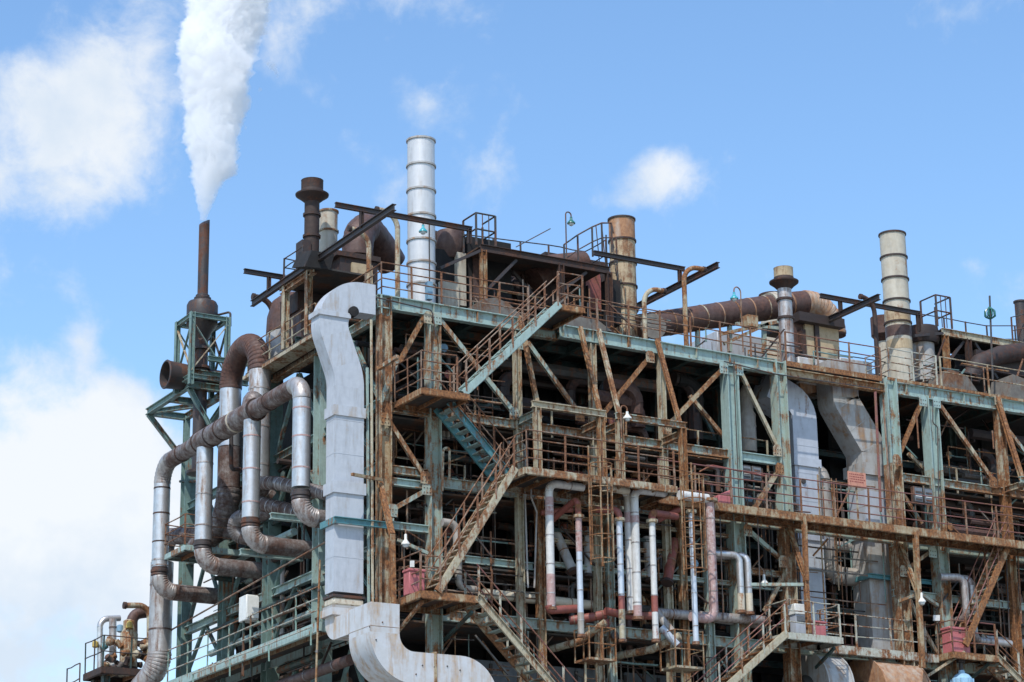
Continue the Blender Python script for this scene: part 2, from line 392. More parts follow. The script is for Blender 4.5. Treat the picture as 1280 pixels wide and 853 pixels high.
# ------------------------------------------------------------------ daylight, sky and clouds
SUN_AZ = V((-.72, -.69, 0)).normalized(); SUN_EL = math.radians(54)
sd = SUN_AZ*math.cos(SUN_EL)+V((0, 0, math.sin(SUN_EL)))
sl = bpy.data.lights.new('sun', 'SUN'); sl.energy = 2.6; sl.angle = math.radians(.5); sl.color = (1, .955, .89)
so = bpy.data.objects.new('sun', sl); COL.objects.link(so); so.rotation_euler = (-sd).to_track_quat('-Z', 'Y').to_euler()
wd = bpy.data.worlds.new('World'); SC.world = wd; wd.use_nodes = True
nt = wd.node_tree; N = nt.nodes; L = nt.links; N.clear()
wo = N.new('ShaderNodeOutputWorld'); bg = N.new('ShaderNodeBackground'); L.new(bg.outputs[0], wo.inputs[0]); bg.inputs[1].default_value = .15
sk = N.new('ShaderNodeTexSky'); sk.sky_type = 'NISHITA'; sk.sun_disc = False; sk.sun_elevation = SUN_EL
sk.sun_rotation = math.atan2(sd.x, sd.y); sk.air_density = 1.15; sk.dust_density = .6; sk.ozone_density = 2.6; sk.altitude = 20
tc = N.new('ShaderNodeTexCoord')
def wmath(op, a, b=0., c=None, clamp=False):
    n = N.new('ShaderNodeMath'); n.operation = op; n.use_clamp = clamp
    for i, v in enumerate((a, b) if c is None else (a, b, c)):
        if isinstance(v, (int, float)): n.inputs[i].default_value = v
        else: L.new(v, n.inputs[i])
    return n.outputs[0]
def wdot(v):
    n = N.new('ShaderNodeVectorMath'); n.operation = 'DOT_PRODUCT'; L.new(tc.outputs['Generated'], n.inputs[0]); n.inputs[1].default_value = tuple(v); return n.outputs['Value']
# bearing across the view of the plant (degrees) and height above horizon drive where the cloud banks sit
east, north, alt = V((RT0.x, RT0.y, 0)).normalized(), V((math.sin(YAW), math.cos(YAW), 0)), V((0, 0, 1))
def noise_w(sc, det, ro=.6, sq=(1, 1, 1), off=0, dist=0.):
    mp = N.new('ShaderNodeMapping'); mp.inputs['Scale'].default_value = sq; mp.inputs['Location'].default_value = (off, off*.7, off*1.3); L.new(tc.outputs['Generated'], mp.inputs[0])
    n = N.new('ShaderNodeTexNoise'); n.inputs['Scale'].default_value = sc; n.inputs['Detail'].default_value = det; n.inputs['Roughness'].default_value = ro; n.inputs['Distortion'].default_value = dist
    L.new(mp.outputs[0], n.inputs['Vector']); return n.outputs['Fac']
dn = wdot(north); U_ = wmath('DIVIDE', wdot(east), wmath('MAXIMUM', dn, .05)); H_ = wmath('DIVIDE', wdot(alt), wmath('MAXIMUM', dn, .05))
def az_el(x, y):
    d = ray(x, y); n = d.dot(north); return d.dot(east)/n, d.z/n
cov = None
banks = [(115, 170, 140, 100, .84), (40, 100, 85, 60, .42), (160, 60, 85, 90, .56), (20, 720, 330, 150, 1.2), (-150, 590, 260, 110, .95), (150, 600, 110, 95, .62), (108, 418, 34, 34, .56), (150, 500, 80, 50, .36),
         (815, 218, 58, 42, 1.05), (775, 250, 46, 18, .34), (540, 138, 46, 28, .26), (430, 190, 80, 26, .20), (485, 245, 26, 20, .30), (1000, 10, 120, 36, .34), (965, 345, 70, 26, .38), (1217, 330, 20, 14, .42), (560, -10, 120, 36, .34), (400, 5, 90, 40, .30), (330, 30, 60, 50, .3),
         (60, 250, 150, 50, .30), (1500, 300, 200, 120, .8), (-400, 200, 300, 200, .9), (1900, 100, 300, 260, .9), (700, -500, 600, 200, .8)]
for x, y, rx, ry, amp in banks:
    u0, h0 = az_el(x, y); u1, _ = az_el(x+rx, y); _, h1 = az_el(x, y-ry)
    a = wmath('DIVIDE', wmath('SUBTRACT', U_, u0), abs(u1-u0)); b = wmath('DIVIDE', wmath('SUBTRACT', H_, h0), abs(h1-h0))
    g = wmath('MULTIPLY', wmath('POWER', 2.718, wmath('MULTIPLY', wmath('ADD', wmath('MULTIPLY', a, a), wmath('MULTIPLY', b, b)), -1.)), amp)
    cov = g if cov is None else wmath('ADD', cov, g)
fb = noise_w(13, 12, .60, dist=.25); fb2 = noise_w(42, 10, .62, off=3.1, dist=.3)
dens = wmath('ADD', wmath('MULTIPLY', cov, 1.0), wmath('ADD', wmath('MULTIPLY', wmath('SUBTRACT', fb, .5), 2.4), wmath('MULTIPLY', wmath('SUBTRACT', fb2, .5), 1.15)))
mr = N.new('ShaderNodeMapRange'); mr.interpolation_type = 'SMOOTHSTEP'; L.new(dens, mr.inputs[0]); mr.inputs[1].default_value = .2; mr.inputs[2].default_value = 1.05
cf = wmath('MULTIPLY', wmath('MULTIPLY', mr.outputs[0], .95), wmath('GREATER_THAN', dn, .05))
cm = N.new('ShaderNodeMix'); cm.data_type = 'RGBA'
sh = N.new('ShaderNodeMapRange'); L.new(noise_w(14, 6, .55, off=7.), sh.inputs[0]); sh.inputs[1].default_value = .40; sh.inputs[2].default_value = .60
L.new(sh.outputs[0], cm.inputs[0]); cm.inputs[6].default_value = (3.15, 3.6, 4.15, 1); cm.inputs[7].default_value = (4.15, 4.3, 4.45, 1)
mx = N.new('ShaderNodeMix'); mx.data_type = 'RGBA'; L.new(cf, mx.inputs[0]); hs = N.new('ShaderNodeHueSaturation'); hs.inputs['Saturation'].default_value = 1.12; L.new(sk.outputs[0], hs.inputs['Color']); L.new(hs.outputs[0], mx.inputs[6]); L.new(cm.outputs[2], mx.inputs[7]); L.new(mx.outputs[2], bg.inputs[0])
vs = SC.view_settings; vs.view_transform = 'Standard'; vs.look = 'None'; vs.exposure = .58; vs.gamma = 1; vs.use_curve_mapping = False
SC.cycles.volume_bounces = 12; SC.cycles.max_bounces = 16; SC.cycles.diffuse_bounces = 3; SC.cycles.glossy_bounces = 3

# ------------------------------------------------------------------ ground
g = MB(); g.add([(-2500, -2500, 0), (2500, -2500, 0), (2500, 2500, 0), (-2500, 2500, 0)], [(0, 1, 2, 3)])
go = g.obj('ground', M['concrete']); go['kind'] = 'structure'

# ------------------------------------------------------------------ the vapour plume
from mathutils import noise as NZ
def plume():
    cen = [(254.5, 276, 4.6), (255, 268, 5.5), (256.5, 250, 13), (259.5, 228, 20), (266, 213, 30), (266.5, 200, 33), (264.5, 170, 36.5), (268, 130, 42), (271.5, 80, 49), (271, 50, 51), (281, 20, 52), (284.5, 0, 53), (290, -60, 60), (296, -150, 75)]
    C_ = [(A(x, y, Y=12), r/34.5) for x, y, r in cen]
    nr = 230; ns = 130; rs = []
    for i in range(nr+1):
        f = i/nr*(len(C_)-1); k = min(int(f), len(C_)-2); w = f-k
        c = C_[k][0].lerp(C_[k+1][0], w); r = C_[k][1]*(1-w)+C_[k+1][1]*w
        row = []
        for j in range(ns):
            a = 2*PI*j/ns; d = V((math.cos(a), math.sin(a), 0)); p = c+d*r
            q = V((p.x, p.y, p.z*.85))
            s = 1+.14*NZ.noise(q*.8)+.30*abs(NZ.noise(q*1.9+V((3, 1, 7))))+.24*abs(NZ.noise(q*4.2))+.16*abs(NZ.noise(q*8.5))+.10*NZ.noise(q*15)-.22
            lo_ = max(0, 1-i/70); s = 1+(s-1)*min(1, .5+i/60)+lo_*(.22*NZ.noise(q*6.5)+.24*NZ.noise(q*14))
            row.append(c+d*r*s)
        rs.append(row)
    mb = MB().rings(rs, smooth=True)
    for x, y, r in ((341, 84, 5), (345, 90, 3.5), (336, 80, 3.5), (325, 112, 2.5), (309, 124, 2.2), (307, 160, 2.2), (347, 96, 2)):
        c = A(x, y, Y=12); rr = r/34.5; rows = []
        for i in range(1, 12):
            th = PI*i/12
            rows.append([c+V((math.sin(th)*math.cos(2*PI*j/16), math.sin(th)*math.sin(2*PI*j/16), math.cos(th)*1.2))*rr*(1+.8*NZ.noise(c*3+V((math.sin(th)*math.cos(2*PI*j/16), math.sin(th)*math.sin(2*PI*j/16), math.cos(th)))*1.8)) for j in range(16)])
        mb.rings(rows, smooth=True)
    m = bpy.data.materials.new('water_vapour'); m.use_nodes = True; n = m.node_tree.nodes; l = m.node_tree.links; n.clear()
    o = n.new('ShaderNodeOutputMaterial'); v = n.new('ShaderNodeVolumePrincipled'); l.new(v.outputs[0], o.inputs['Volume'])
    v.inputs['Color'].default_value = (.99, .991, .992, 1); v.inputs['Density'].default_value = 2.1; v.inputs['Anisotropy'].default_value = 0
    solo('smoke_plume', 'dense white plume of vapour rising from the thin dark stack', 'smoke', mb, m)
plume()
# ------------------------------------------------------------------ steel frames
ZR, Z2, Z3, Z35, Z4 = 26.15, 22.7, 20.5, 18.17, 16.4
XV, YV, ZV = V((1, 0, 0)), V((0, 1, 0)), V((0, 0, 1))
def col(t, x, y, z0, z1, w, m, flange='x', h=None):
    MB().hsec((x, y, z0), (x, y, z1), w, h or w, .035, XV if flange == 'x' else YV).obj('column', M[m], t)
def beam(t, p0, p1, w, h, m, nm='beam'):
    MB().hsec(p0, p1, w, h, .03, ZV).obj(nm, M[m], t)
def brace(t, p0, p1, w, m, nm='brace'):
    MB().hsec(p0, p1, w, w*.8, .025, V((0, 1, 0))).obj(nm, M[m], t)
fr = thing('steel_structure', 'main rusty teal steel frame from the left corner to the centre bays', 'steel frame', (7.5, 0, 0))
# columns of the front row
for x, w, m, z1 in ((0, .38, 'rust', ZR-.05), (1.72, .40, 'teal_worn', ZR-.5), (4.78, .22, 'rust_pale', ZR-.5), (7.62, .22, 'rust_pale', ZR-.5), (10.3, .22, 'rust_pale', ZR-.5), (13.06, .46, 'teal', ZR-.4), (15.1, .42, 'teal_worn', ZR-.05)):
    if x in (0, 13.06):
        zq = 20.4 if x else 25.5; col(fr, x, 0, zq, z1, w, 'teal'); 
        if x: col(fr, x, 0, 0, zq, w, 'teal_worn')
        else:
            for za_, zb_, mm in ((21.6, zq, 'rust_pale'), (18.4, 21.6, 'rust'), (0, 18.4, 'rust_pale')): col(fr, x, 0, za_, zb_, w, mm)
    elif x == 15.1:
        col(fr, x, 0, 20.4, z1, w, m); col(fr, x, 0, 0, 20.4, w, 'rust_pale')
    else: col(fr, x, 0, 0, z1, w, m)
for x, y in ((5.53, 0.05), (8.1, .05), (10.9, .05), (11.9, .05)): col(fr, x, y, 0, Z3-.2, .24, 'rust' if x in (5.53, 10.9) else 'teal_worn')
# second row inside
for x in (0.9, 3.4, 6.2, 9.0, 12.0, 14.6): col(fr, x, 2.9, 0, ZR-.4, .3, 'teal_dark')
# roof edge beams
beam(fr, (-.25, 0, ZR-.22), (4.95, 0, ZR-.24), .25, .44, 'teal'); beam(fr, (6.4, 0, ZR-.24), (15.3, 0, ZR-.32), .25, .44, 'teal'); beam(fr, (4.95, .35, ZR-.24), (6.5, .35, ZR-.24), .25, .4, 'teal_worn')
beam(fr, (15.3, 0, ZR-.42), (19.6, 0, ZR-.42), .25, .3, 'rust'); MB().box((15.3, -.14, ZR-.2), (19.5, -.1, ZR-.02)).obj('beam', M['rust'], fr)
for x in (.5, 1.72, 3.3, 4.78, 6.5, 7.62, 9., 10.3, 11.7, 13.06, 14.2):
    MB().box((x-.01, -.12, ZR-.43), (x+.01, -.02, ZR-.04)).obj('stiffener', M['teal_worn'], fr)
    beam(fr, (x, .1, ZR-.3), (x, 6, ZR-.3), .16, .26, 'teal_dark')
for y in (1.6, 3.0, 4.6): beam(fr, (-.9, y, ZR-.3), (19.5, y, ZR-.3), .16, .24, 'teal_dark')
# level beams
beam(fr, (0.2, 0, Z2-.16), (13., 0, Z2-.16), .2, .3, 'teal_worn'); beam(fr, (13.3, 0, Z2-.16), (15., 0, Z2-.16), .2, .3, 'teal')
beam(fr, (.2, .05, Z3+.08), (1.6, .05, Z3+.08), .2, .26, 'teal_worn'); beam(fr, (1.85, .05, Z3-.15), (19.6, .05, Z3-.15), .2, .34, 'teal_worn')
beam(fr, (.2, -.02, Z3-.32), (1.6, -.02, Z3-.32), .18, .24, 'teal')
beam(fr, (.2, .05, Z35+.65), (1.6, .05, Z35+.65), .18, .24, 'teal'); beam(fr, (2., .3, Z35-.1), (5.4, .3, Z35-.1), .18, .24, 'teal'); beam(fr, (5.7, .1, Z35), (15, .1, Z35), .16, .16, 'teal_worn')
beam(fr, (5.7, .15, Z35+1.6), (13, .15, Z35+1.6), .14, .12, 'rust_pale'); beam(fr, (5.7, .2, Z35+.8), (13, .2, Z35+.8), .14, .12, 'rust_pale'); beam(fr, (5.7, .2, Z35+1.15), (13, .2, Z35+1.15), .12, .1, 'teal_dark'); beam(fr, (13.2, .15, Z35+.5), (15, .15, Z35+.5), .16, .2, 'teal_worn')
beam(fr, (2, .1, Z4-.2), (19.5, .1, Z4-.2), .2, .34, 'teal_worn'); beam(fr, (0, .1, 12.2), (19.5, .1, 12.2), .2, .34, 'teal_worn'); beam(fr, (0, .1, 6.5), (19.5, .1, 6.5), .2, .34, 'teal_worn')
for y in (1.5, 2.9):
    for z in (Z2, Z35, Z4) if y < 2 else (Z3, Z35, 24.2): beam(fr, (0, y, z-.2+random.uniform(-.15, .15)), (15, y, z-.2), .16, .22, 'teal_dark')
# braces in the front plane
def B(x0, y0, x1, y1, w, m, Y0=0, Y1=None, t=fr, nm='brace'):
    brace(t, A(x0, y0, Y=Y0), A(x1, y1, Y=Y0 if Y1 is None else Y1), w, m, nm)
B(531, 394, 499, 453, .14, 'rust', -.05); B(496, 450, 475, 502, .16, 'teal_worn', -.05); B(550, 401, 642, 516, .15, 'teal_worn')
B(482, 521, 531, 597, .14, 'rust_pale', -.05); B(489, 638, 534, 612, .14, 'teal_worn', -.05); B(486, 665, 536, 700, .1, 'teal_worn', 1.2)
B(659, 428, 725, 519, .14, 'teal_worn'); B(813, 445, 753, 519, .14, 'rust'); B(906, 458, 832, 535, .14, 'rust'); B(862, 495, 912, 555, .13, 'rust_pale', .4)
B(923, 460, 973, 563, .13, 'rust_pale'); B(975, 585, 940, 640, .15, 'rust_pale'); B(934, 662, 978, 701, .14, 'teal_worn'); B(981, 716, 956, 764, .14, 'rust_pale')
B(870, 500, 892, 545, .12, 'teal_dark', 1.2); B(560, 540, 620, 500, .1, 'teal_dark', 1.4)
# outriggers in front of the centre bays carrying the walkway
for (x0, y0), (x1, y1), m in (((650, 396), (673, 513), 'rust'), ((725, 409), (752, 524), 'rust'), ((748, 412), (776, 528), 'rust_pale'), ((821, 424), (852, 538), 'rust')):
    brace(fr, A(x0, y0, Y=-.14), A(x1, y1, Y=-1.2), .14, m, 'hanger')
for x in (4.78, 7.14, 7.84, 10.25):
    MB().hsec((x, -1.2, Z3-.1), (x, -1.2, Z2+.1), .23, .2, .025, XV).obj('column', M['rust_pale' if x in (4.78, 7.84) else 'rust'], fr)
    beam(fr, (x, -1.05, Z2-.06), (x, -.08, Z2-.06), .16, .24, 'rust_pale' if x in (7.14, 10.25) else 'teal_worn', 'outrigger')
beam(fr, (4.6, -1.2, Z2+.22), (7.3, -1.2, Z2+.22), .18, .22, 'rust_pale'); beam(fr, (7.7, -1.2, Z2+.22), (10.4, -1.2, Z2+.22), .18, .22, 'teal_worn')
# hanger posts from the walkway down to the landings
for (a, b, c) in (((474, 600), (490, 668), (492, 795)), ((984, 655), (1007, 722), (1012, 800))):
    brace(fr, A(*a, Y=-.1), A(*b, Y=-1.15), .16, 'rust', 'hanger'); brace(fr, A(*b, Y=-1.15), A(*c, Y=-1.15), .16, 'rust', 'hanger')
brace(fr, A(1005, 645, Y=-1.2), A(1008, 726, Y=-1.2), .15, 'rust', 'hanger')
# brackets
MB().bar(A(938, 731, Y=-.6), A(1004, 731, Y=-1.1), .12, .1).obj('bracket', M['teal_worn'], fr)
MB().bar(A(440, 593, Y=-.9), A(477, 600, Y=-.3), .09, .09).obj('bracket', M['rust'], fr)
MB().bar(A(473, 461, Y=-.3), A(497, 446, Y=-1.2), .12, .12).obj('bracket', M['teal_worn'], fr)
for x0, y0, x1, y1 in ((480, 648, 492, 650), (497, 675, 535, 692)): MB().bar(A(x0, y0, Y=-.2), A(x1, y1, Y=-.2), .07, .1).obj('bracket', M['teal_worn'], fr)
# roof plate
roof = solo('roof_deck', 'broad rusty chequer plate roof deck over the furnace bays', 'roof deck', MB().box((-.2, .15, ZR-.12), (33, 8.4, ZR-.04)), M['deck'])
for nm, z, x1 in (('second', Z2, 15), ('third', Z3, 30)): pass

# right hand frame
fr2 = thing('steel_structure', 'pale teal steel frame of the right hand bay with tall twin columns', 'steel frame', (24, 0, 0))
for x, w, m, m2 in ((19.85, .46, 'teal', 'rust_pale'), (21.66, .46, 'teal', 'teal_worn'), (24.85, .3, 'rust_pale', 'rust'), (28.5, .4, 'teal_worn', 'rust'), (32, .4, 'teal_worn', 'rust')):
    zs = Z2+.3
    col(fr2, x, 0, zs, ZR-.05 if x < 20 else ZR-.5, w, m); col(fr2, x, 0, 0, zs, w, m2)
for x in (18.3, 21, 25, 29): col(fr2, x, 2.9, 0, ZR-.4, .3, 'teal_dark')
beam(fr2, (20.1, 0, ZR-.36), (33, 0, ZR-.30), .25, .44, 'teal'); MB().box((19.7, -.16, ZR-.12), (33, -.12, ZR-.02)).obj('beam', M['rust'], fr2)
for x in (20.6, 21.66, 23.2, 24.85, 26.5):
    beam(fr2, (x, .1, ZR-.36), (x, 6, ZR-.36), .16, .26, 'teal_dark'); MB().box((x-.01, -.12, ZR-.56), (x+.01, -.02, ZR-.16)).obj('stiffener', M['teal_worn'], fr2)
beam(fr2, (20.1, 0, Z2-.12), (33, 0, Z2-.16), .2, .3, 'teal_worn'); beam(fr2, (19.6, .05, Z3-.25), (33, .05, Z3-.25), .2, .34, 'teal_worn'); beam(fr2, (19.6, .1, Z35+.3), (33, .1, Z35+.3), .18, .26, 'teal_worn'); beam(fr2, (19.6, .1, Z4-.3), (33, .1, Z4-.3), .2, .34, 'teal_worn')
beam(fr2, (19.6, .1, 12.2), (33, .1, 12.2), .2, .34, 'teal_worn')
for y in (1.5, 2.9):
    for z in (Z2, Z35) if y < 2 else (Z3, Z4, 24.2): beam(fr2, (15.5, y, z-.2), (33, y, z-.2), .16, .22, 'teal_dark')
def B2(*a, **k): B(*a, t=fr2, **k)
B2(1153, 500, 1121, 575, .14, 'rust'); B2(1171, 502, 1243, 604, .15, 'rust_pale'); B2(1135, 567, 1158, 590, .12, 'rust_pale', .6); B2(1122, 608, 1152, 655, .13, 'teal_worn')
B2(1246, 497, 1278, 600, .17, 'rust', -.16, -1.2); B2(1165, 688, 1130, 714, .12, 'rust_pale'); B2(1132, 738, 1148, 775, .12, 'rust_pale'); B2(1250, 525, 1300, 590, .13, 'teal_worn')
B2(1153, 785, 1172, 818, .12, 'rust_pale'); B2(1125, 681, 1147, 740, .16, 'rust', -.1, -1.15, nm='hanger'); B2(1144, 664, 1153, 835, .17, 'rust', -1.2, nm='hanger')
beam(fr2, A(1278, 600, Y=-1.2)-V((.1, 0, 0)), A(1278, 600, Y=-1.2)+V((4, 0, 0)), .18, .24, 'teal_worn'); beam(fr2, (24.85, -1.2, Z2-.06), (24.85, -.1, Z2-.06), .16, .22, 'rust_pale', 'outrigger')
MB().hsec((25.8, -1.2, Z3), (25.8, -1.2, Z2+.1), .28, .26, .03, XV).obj('column', M['teal_worn'], fr2)
MB().bar(A(1124, 752, Y=-.2), A(1150, 742, Y=-1.1), .1, .1).obj('bracket', M['teal_worn'], fr2); MB().bar(A(1150, 742, Y=-1.1), A(1172, 757, Y=-.2), .1, .1).obj('bracket', M['teal_worn'], fr2)

# left side frame (seen end-on, running back)
fl = thing('steel_structure', 'green side frame of the left face running back behind the silver pipes', 'steel frame', (0, 8, 0))
for y, w, m in ((4.3, .5, 'teal'), (8.2, .46, 'teal_shade'), (11.9, .46, 'teal_shade'), (15.6, .42, 'teal_shade')): col(fl, 0, y, 0, ZR-.4 if y < 9 else 24.9 if y > 12 else 23.2, w, m, 'y')
for z, m in ((ZR-.55, 'teal_worn'), (Z2, 'teal_shade'), (Z3+.2, 'teal_shade'), (Z35, 'teal'), (12.2, 'teal'), (9, 'teal')):
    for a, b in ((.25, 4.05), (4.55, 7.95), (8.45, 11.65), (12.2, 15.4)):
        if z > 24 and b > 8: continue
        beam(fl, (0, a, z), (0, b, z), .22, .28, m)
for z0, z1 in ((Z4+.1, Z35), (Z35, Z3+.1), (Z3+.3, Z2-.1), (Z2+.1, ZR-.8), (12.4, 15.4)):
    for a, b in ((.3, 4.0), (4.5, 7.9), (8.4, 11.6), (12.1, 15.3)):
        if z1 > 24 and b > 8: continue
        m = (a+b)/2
        brace(fl, (.02, a, z0), (.02, m, z1-.1), .12, 'teal_shade'); brace(fl, (-.02, b, z0), (-.02, m, z1-.1), .12, 'teal_shade')
beam(fl, (-.15, 4.0, ZR-.62), (-.15, 8.4, ZR-.62), .3, .3, 'rust_pale')
# cross beams reaching back into the dark on every level
for y in (4.3, 8.2, 11.9):
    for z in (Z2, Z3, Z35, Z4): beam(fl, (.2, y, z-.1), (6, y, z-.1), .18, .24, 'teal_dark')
# steps in front of the side frame that carry the pipe bends
for (x, y, xx) in ((425, 660, -1.2), (338, 645, -2.2), (410, 690, -1.4), (300, 690, -2.2)): 
    p = A(x, y, X=xx); beam(fl, p, V((.0, p.y, p.z)), .2, .2, 'teal')

# gusset plates with bolts where braces meet columns and beams
def gusset(t, x, y, Yp, w, h, m='teal_worn'):
    c = A(x, y, Y=Yp); g = MB(); g.poly([c+V((-w, 0, -h)), c+V((w, 0, -h)), c+V((w, 0, h*.5)), c+V((w*.5, 0, h)), c+V((-w*.5, 0, h)), c+V((-w, 0, h*.5))], (0, .016, 0)); gp = g.obj('gusset_plate', M[m], t)
    b = MB()
    for i in (-.6, 0, .6):
        for j in (-.6, .1): b.lathe(c+V((w*i, 0, h*j)), [(.018, -.014), (.018, 0)], 6, (0, 1, 0))
    b.obj('bolt', M['rust_dark'], gp)
for x, y, Yp, m in ((536, 397, -.22, 'rust_pale'), (546, 398, -.22, 'teal_worn'), (643, 517, -.14, 'teal_worn'), (482, 524, -.24, 'rust'), (532, 597, -.24, 'rust_pale'), (655, 430, -.14, 'teal_worn'), (725, 519, -.14, 'rust'), (813, 446, -.14, 'rust_pale'), (753, 520, -.14, 'rust'), (905, 460, -.26, 'teal'), (834, 536, -.16, 'rust'), (924, 462, -.26, 'teal'), (972, 563, -.24, 'rust_pale'), (975, 586, -.24, 'rust'), (935, 663, -.26, 'teal_worn'), (979, 702, -.24, 'rust_pale'), (534, 611, -.22, 'teal_worn'), (491, 638, -.24, 'teal_worn')):
    gusset(fr, x, y, Yp, .17, .2, m)
for x, y, Yp, m in ((1154, 501, -.27, 'teal'), (1171, 503, -.27, 'teal'), (1121, 575, -.26, 'rust_pale'), (1242, 603, -.18, 'rust'), (1130, 714, -.2, 'rust_pale'), (1166, 690, -.26, 'teal_worn'), (1248, 500, -.2, 'rust_pale')): gusset(fr2, x, y, Yp, .17, .2, m)
# ------------------------------------------------------------------ silver pipes on the left face
XH = -2.2
YA, YB, YC, YD = 1.25, 5.0, 8.85, 12.6
ZH = 23.36
zA, zB, zC, zD = (A(376, 646, X=XH).z, A(314, 679, X=XH).z, A(254, 706, X=XH).z, A(203, 737, X=XH).z)
S, SD, BP = M['silver'], M['silver_dirty'], M['brown_pipe']
# the header with its two down-turned ends
hd = thing('manifold_pipe', 'big browned header pipe running along the left face with two silver ends turned down', 'pipe', (XH, YA, zA))
r1, r2 = .285, .36
for y, mat in ((YA, S), (YD, S)):
    pass
P = rounded([(XH, YA, 20.0), (XH, YA, ZH), (XH, YA+1.6, ZH)], .55, 8)
for kind, *d in P:
    if kind == 's':
        MB().tube(d, r1, 18).obj('barrel', S if abs(d[1].z-d[0].z) > .5 else BP, hd)
    else:
        e = MB(); pts = []; rr = []
        for i in range(len(d[0])-1): pts += [d[0][i], d[0][i].lerp(d[0][i+1], .5)]; rr += [r1*.99, r1*1.04]
        e.tube(pts+[d[0][-1]], r1, 18, radii=rr+[r1]).obj('elbow', M['silver_dirty'], hd)
MB().tube([(XH, YA+1.6, ZH), (XH, YB-.9, ZH)], r1, 18).obj('barrel', BP, hd)
MB().tube([(XH, YB-.95, ZH), (XH, YB-.35, ZH), (XH, YB+.1, ZH), (XH, YC+.5, ZH), (XH, YC+1, ZH)], r2, 18, radii=[r1, r1+.03, r2, r2, r1+.01]).obj('barrel', BP, hd)
P = rounded([(XH, YC+.95, ZH), (XH, YD, ZH), (XH, YD, 20.0)], .7, 8)
for kind, *d in P:
    if kind == 's': MB().tube(d, r1, 18).obj('barrel', S if abs(d[1].z-d[0].z) > .5 else BP, hd)
    else:
        e = MB(); pts = []; rr = []
        for i in range(len(d[0])-1): pts += [d[0][i], d[0][i].lerp(d[0][i+1], .5)]; rr += [r1*.99, r1*1.045]
        e.tube(pts+[d[0][-1]], r1, 18, radii=rr+[r1]).obj('elbow', M['silver_dirty'], hd)
for y, r in ((YA+2.4, r1), (YB-.3, r2), (YB+1.3, r2), (YB+2.4, r2), (YC-.6, r2), (YC+.4, r2), (YC+2, r1)):
    torus_band(b := MB(), (XH, y, ZH), (0, 1, 0), r, .07, 18, .02); b.obj('band', M['pipe_cream'] if abs(y-YB-1.3) < .1 else M['rust_dark'], hd)
for y, z0 in ((YA, 19.9), (YD, 20.0)):
    for z in (20.6, 21.6, 22.5): torus_band(b := MB(), (XH, y, z), (0, 0, 1), r1, .05, 18, .008); b.obj('band', M['pipe_pink'] if y == YA else M['rust_dark'], hd)
# saddle pod on top of the header
MB().lathe((XH+.05, YB+.25, ZH+.05), [(.34, 0), (.34, .45), (.27, .62), (.12, .72)], 18, (.25, .1, 1)).obj('saddle_pod', BP, hd)
# drops: silver uprights, dark joints and ribbed bends going into the building
def drop(y, ztop, z, xin, label, mat=S):
    t = thing('drop_pipe', label, 'pipe', (XH, y, z))
    zj = z+.78
    if ztop > zj+.3:
        MB().tube([(XH, y, ztop), (XH, y, zj)], r1-.005, 18).obj('barrel', mat, t)
        k = max(2, int((ztop-zj)/1.0))
        for i in range(k):
            torus_band(b := MB(), (XH, y, zj+(ztop-zj)*(i+.5)/k), (0, 0, 1), r1, .045, 18, .008); b.obj('band', M['pipe_pink' if y == YB else 'silver_dirty'], t)
    MB().lathe((XH, y, zj-.26), [(r1-.02, 0), (r1+.02, .02), (r1+.0, .1), (r1+.035, .12), (r1+.035, .2), (r1, .22), (r1, .3)], 18).obj('expansion_joint', M['black'], t)
    for kind, *d in rounded([(XH, y, zj-.25), (XH, y, z), (xin, y, z)], .56, 9):
        if kind == 's': MB().tube(d, r1, 18).obj('barrel', M['brown_pipe'] if abs(d[0].z-d[1].z) < .1 else mat, t)
        else:
            pts = []; rr = []
            for i in range(len(d[0])-1): pts += [d[0][i], d[0][i].lerp(d[0][i+1], .5)]; rr += [r1*.99, r1*1.05]
            MB().tube(pts+[d[0][-1]], r1, 18, radii=rr+[r1]).obj('elbow', SD, t)
    return t
drop(YA, 19.95, zA, .3, 'ribbed silver bend under the nearest upright pipe, turning in beside the pale duct')
drop(YB, ZH-.3, zB, .4, 'silver drop pipe with red bands below the header, middle of the uprights')
drop(YC, ZH-.3, zC, .4, 'brown streaked silver drop pipe between the red banded drop and the far upright')
drop(YD, 20.05, zD, .5, 'dark jointed brown bend at the foot of the farthest silver upright')
# far big riser at the left edge going down behind
pipe('riser_pipe', 'scuffed silver riser at the far left edge bending away at its foot', 'pipe',
     [(-1.6, 13.9, 20.2), (-1.6, 13.9, 16.6), (-2.2, 15.2, 15.4), (-2.6, 16.5, 15.0)], .40, SD, SD, .9, bands=1.25, ribbed=True, seg=18)
# inverted U
pL = A(288, 500, X=-.9); pR = A(325, 470, X=-.9)
pipe('arch_pipe', 'large upside down U pipe, silver legs and ribbed rust brown crown', 'pipe',
     [(-.9, pL.y, A(286, 560, X=-.9).z), (-.9, pL.y, 26.75), (-.9, pR.y, 26.75), (-.9, pR.y, 21.6)], .375, S, M['brown_duct'], abs(pL.y-pR.y)/2*.999, bands=1.1, ribbed=True, n=14, seg=20, bandmat=SD)
pipe('bent_pipe', 'dark ribbed pipe curving away below the left leg of the arch pipe', 'pipe',
     [(-.9, pL.y, A(286, 560, X=-.9).z-.03), (-.9, pL.y, 20.9), (-.9, pL.y+2.6, 20.5)], .39, M['brown_pipe'], M['brown_pipe'], 1.3, ribbed=True, n=11, seg=18)
def wp(*a):
    return [A(x, y, X=X) for x, y, X in a]
pipe('loop_pipe', 'upper scratched brown pipe looping out behind the nearest silver upright', 'pipe', wp((412, 618, -.2), (345, 604, -1.0), (318, 604, -1.0), (340, 622, -.4)), .22, BP, BP, .3, ribbed=True, bands=.28, band_w=.03, bandmat=SD)
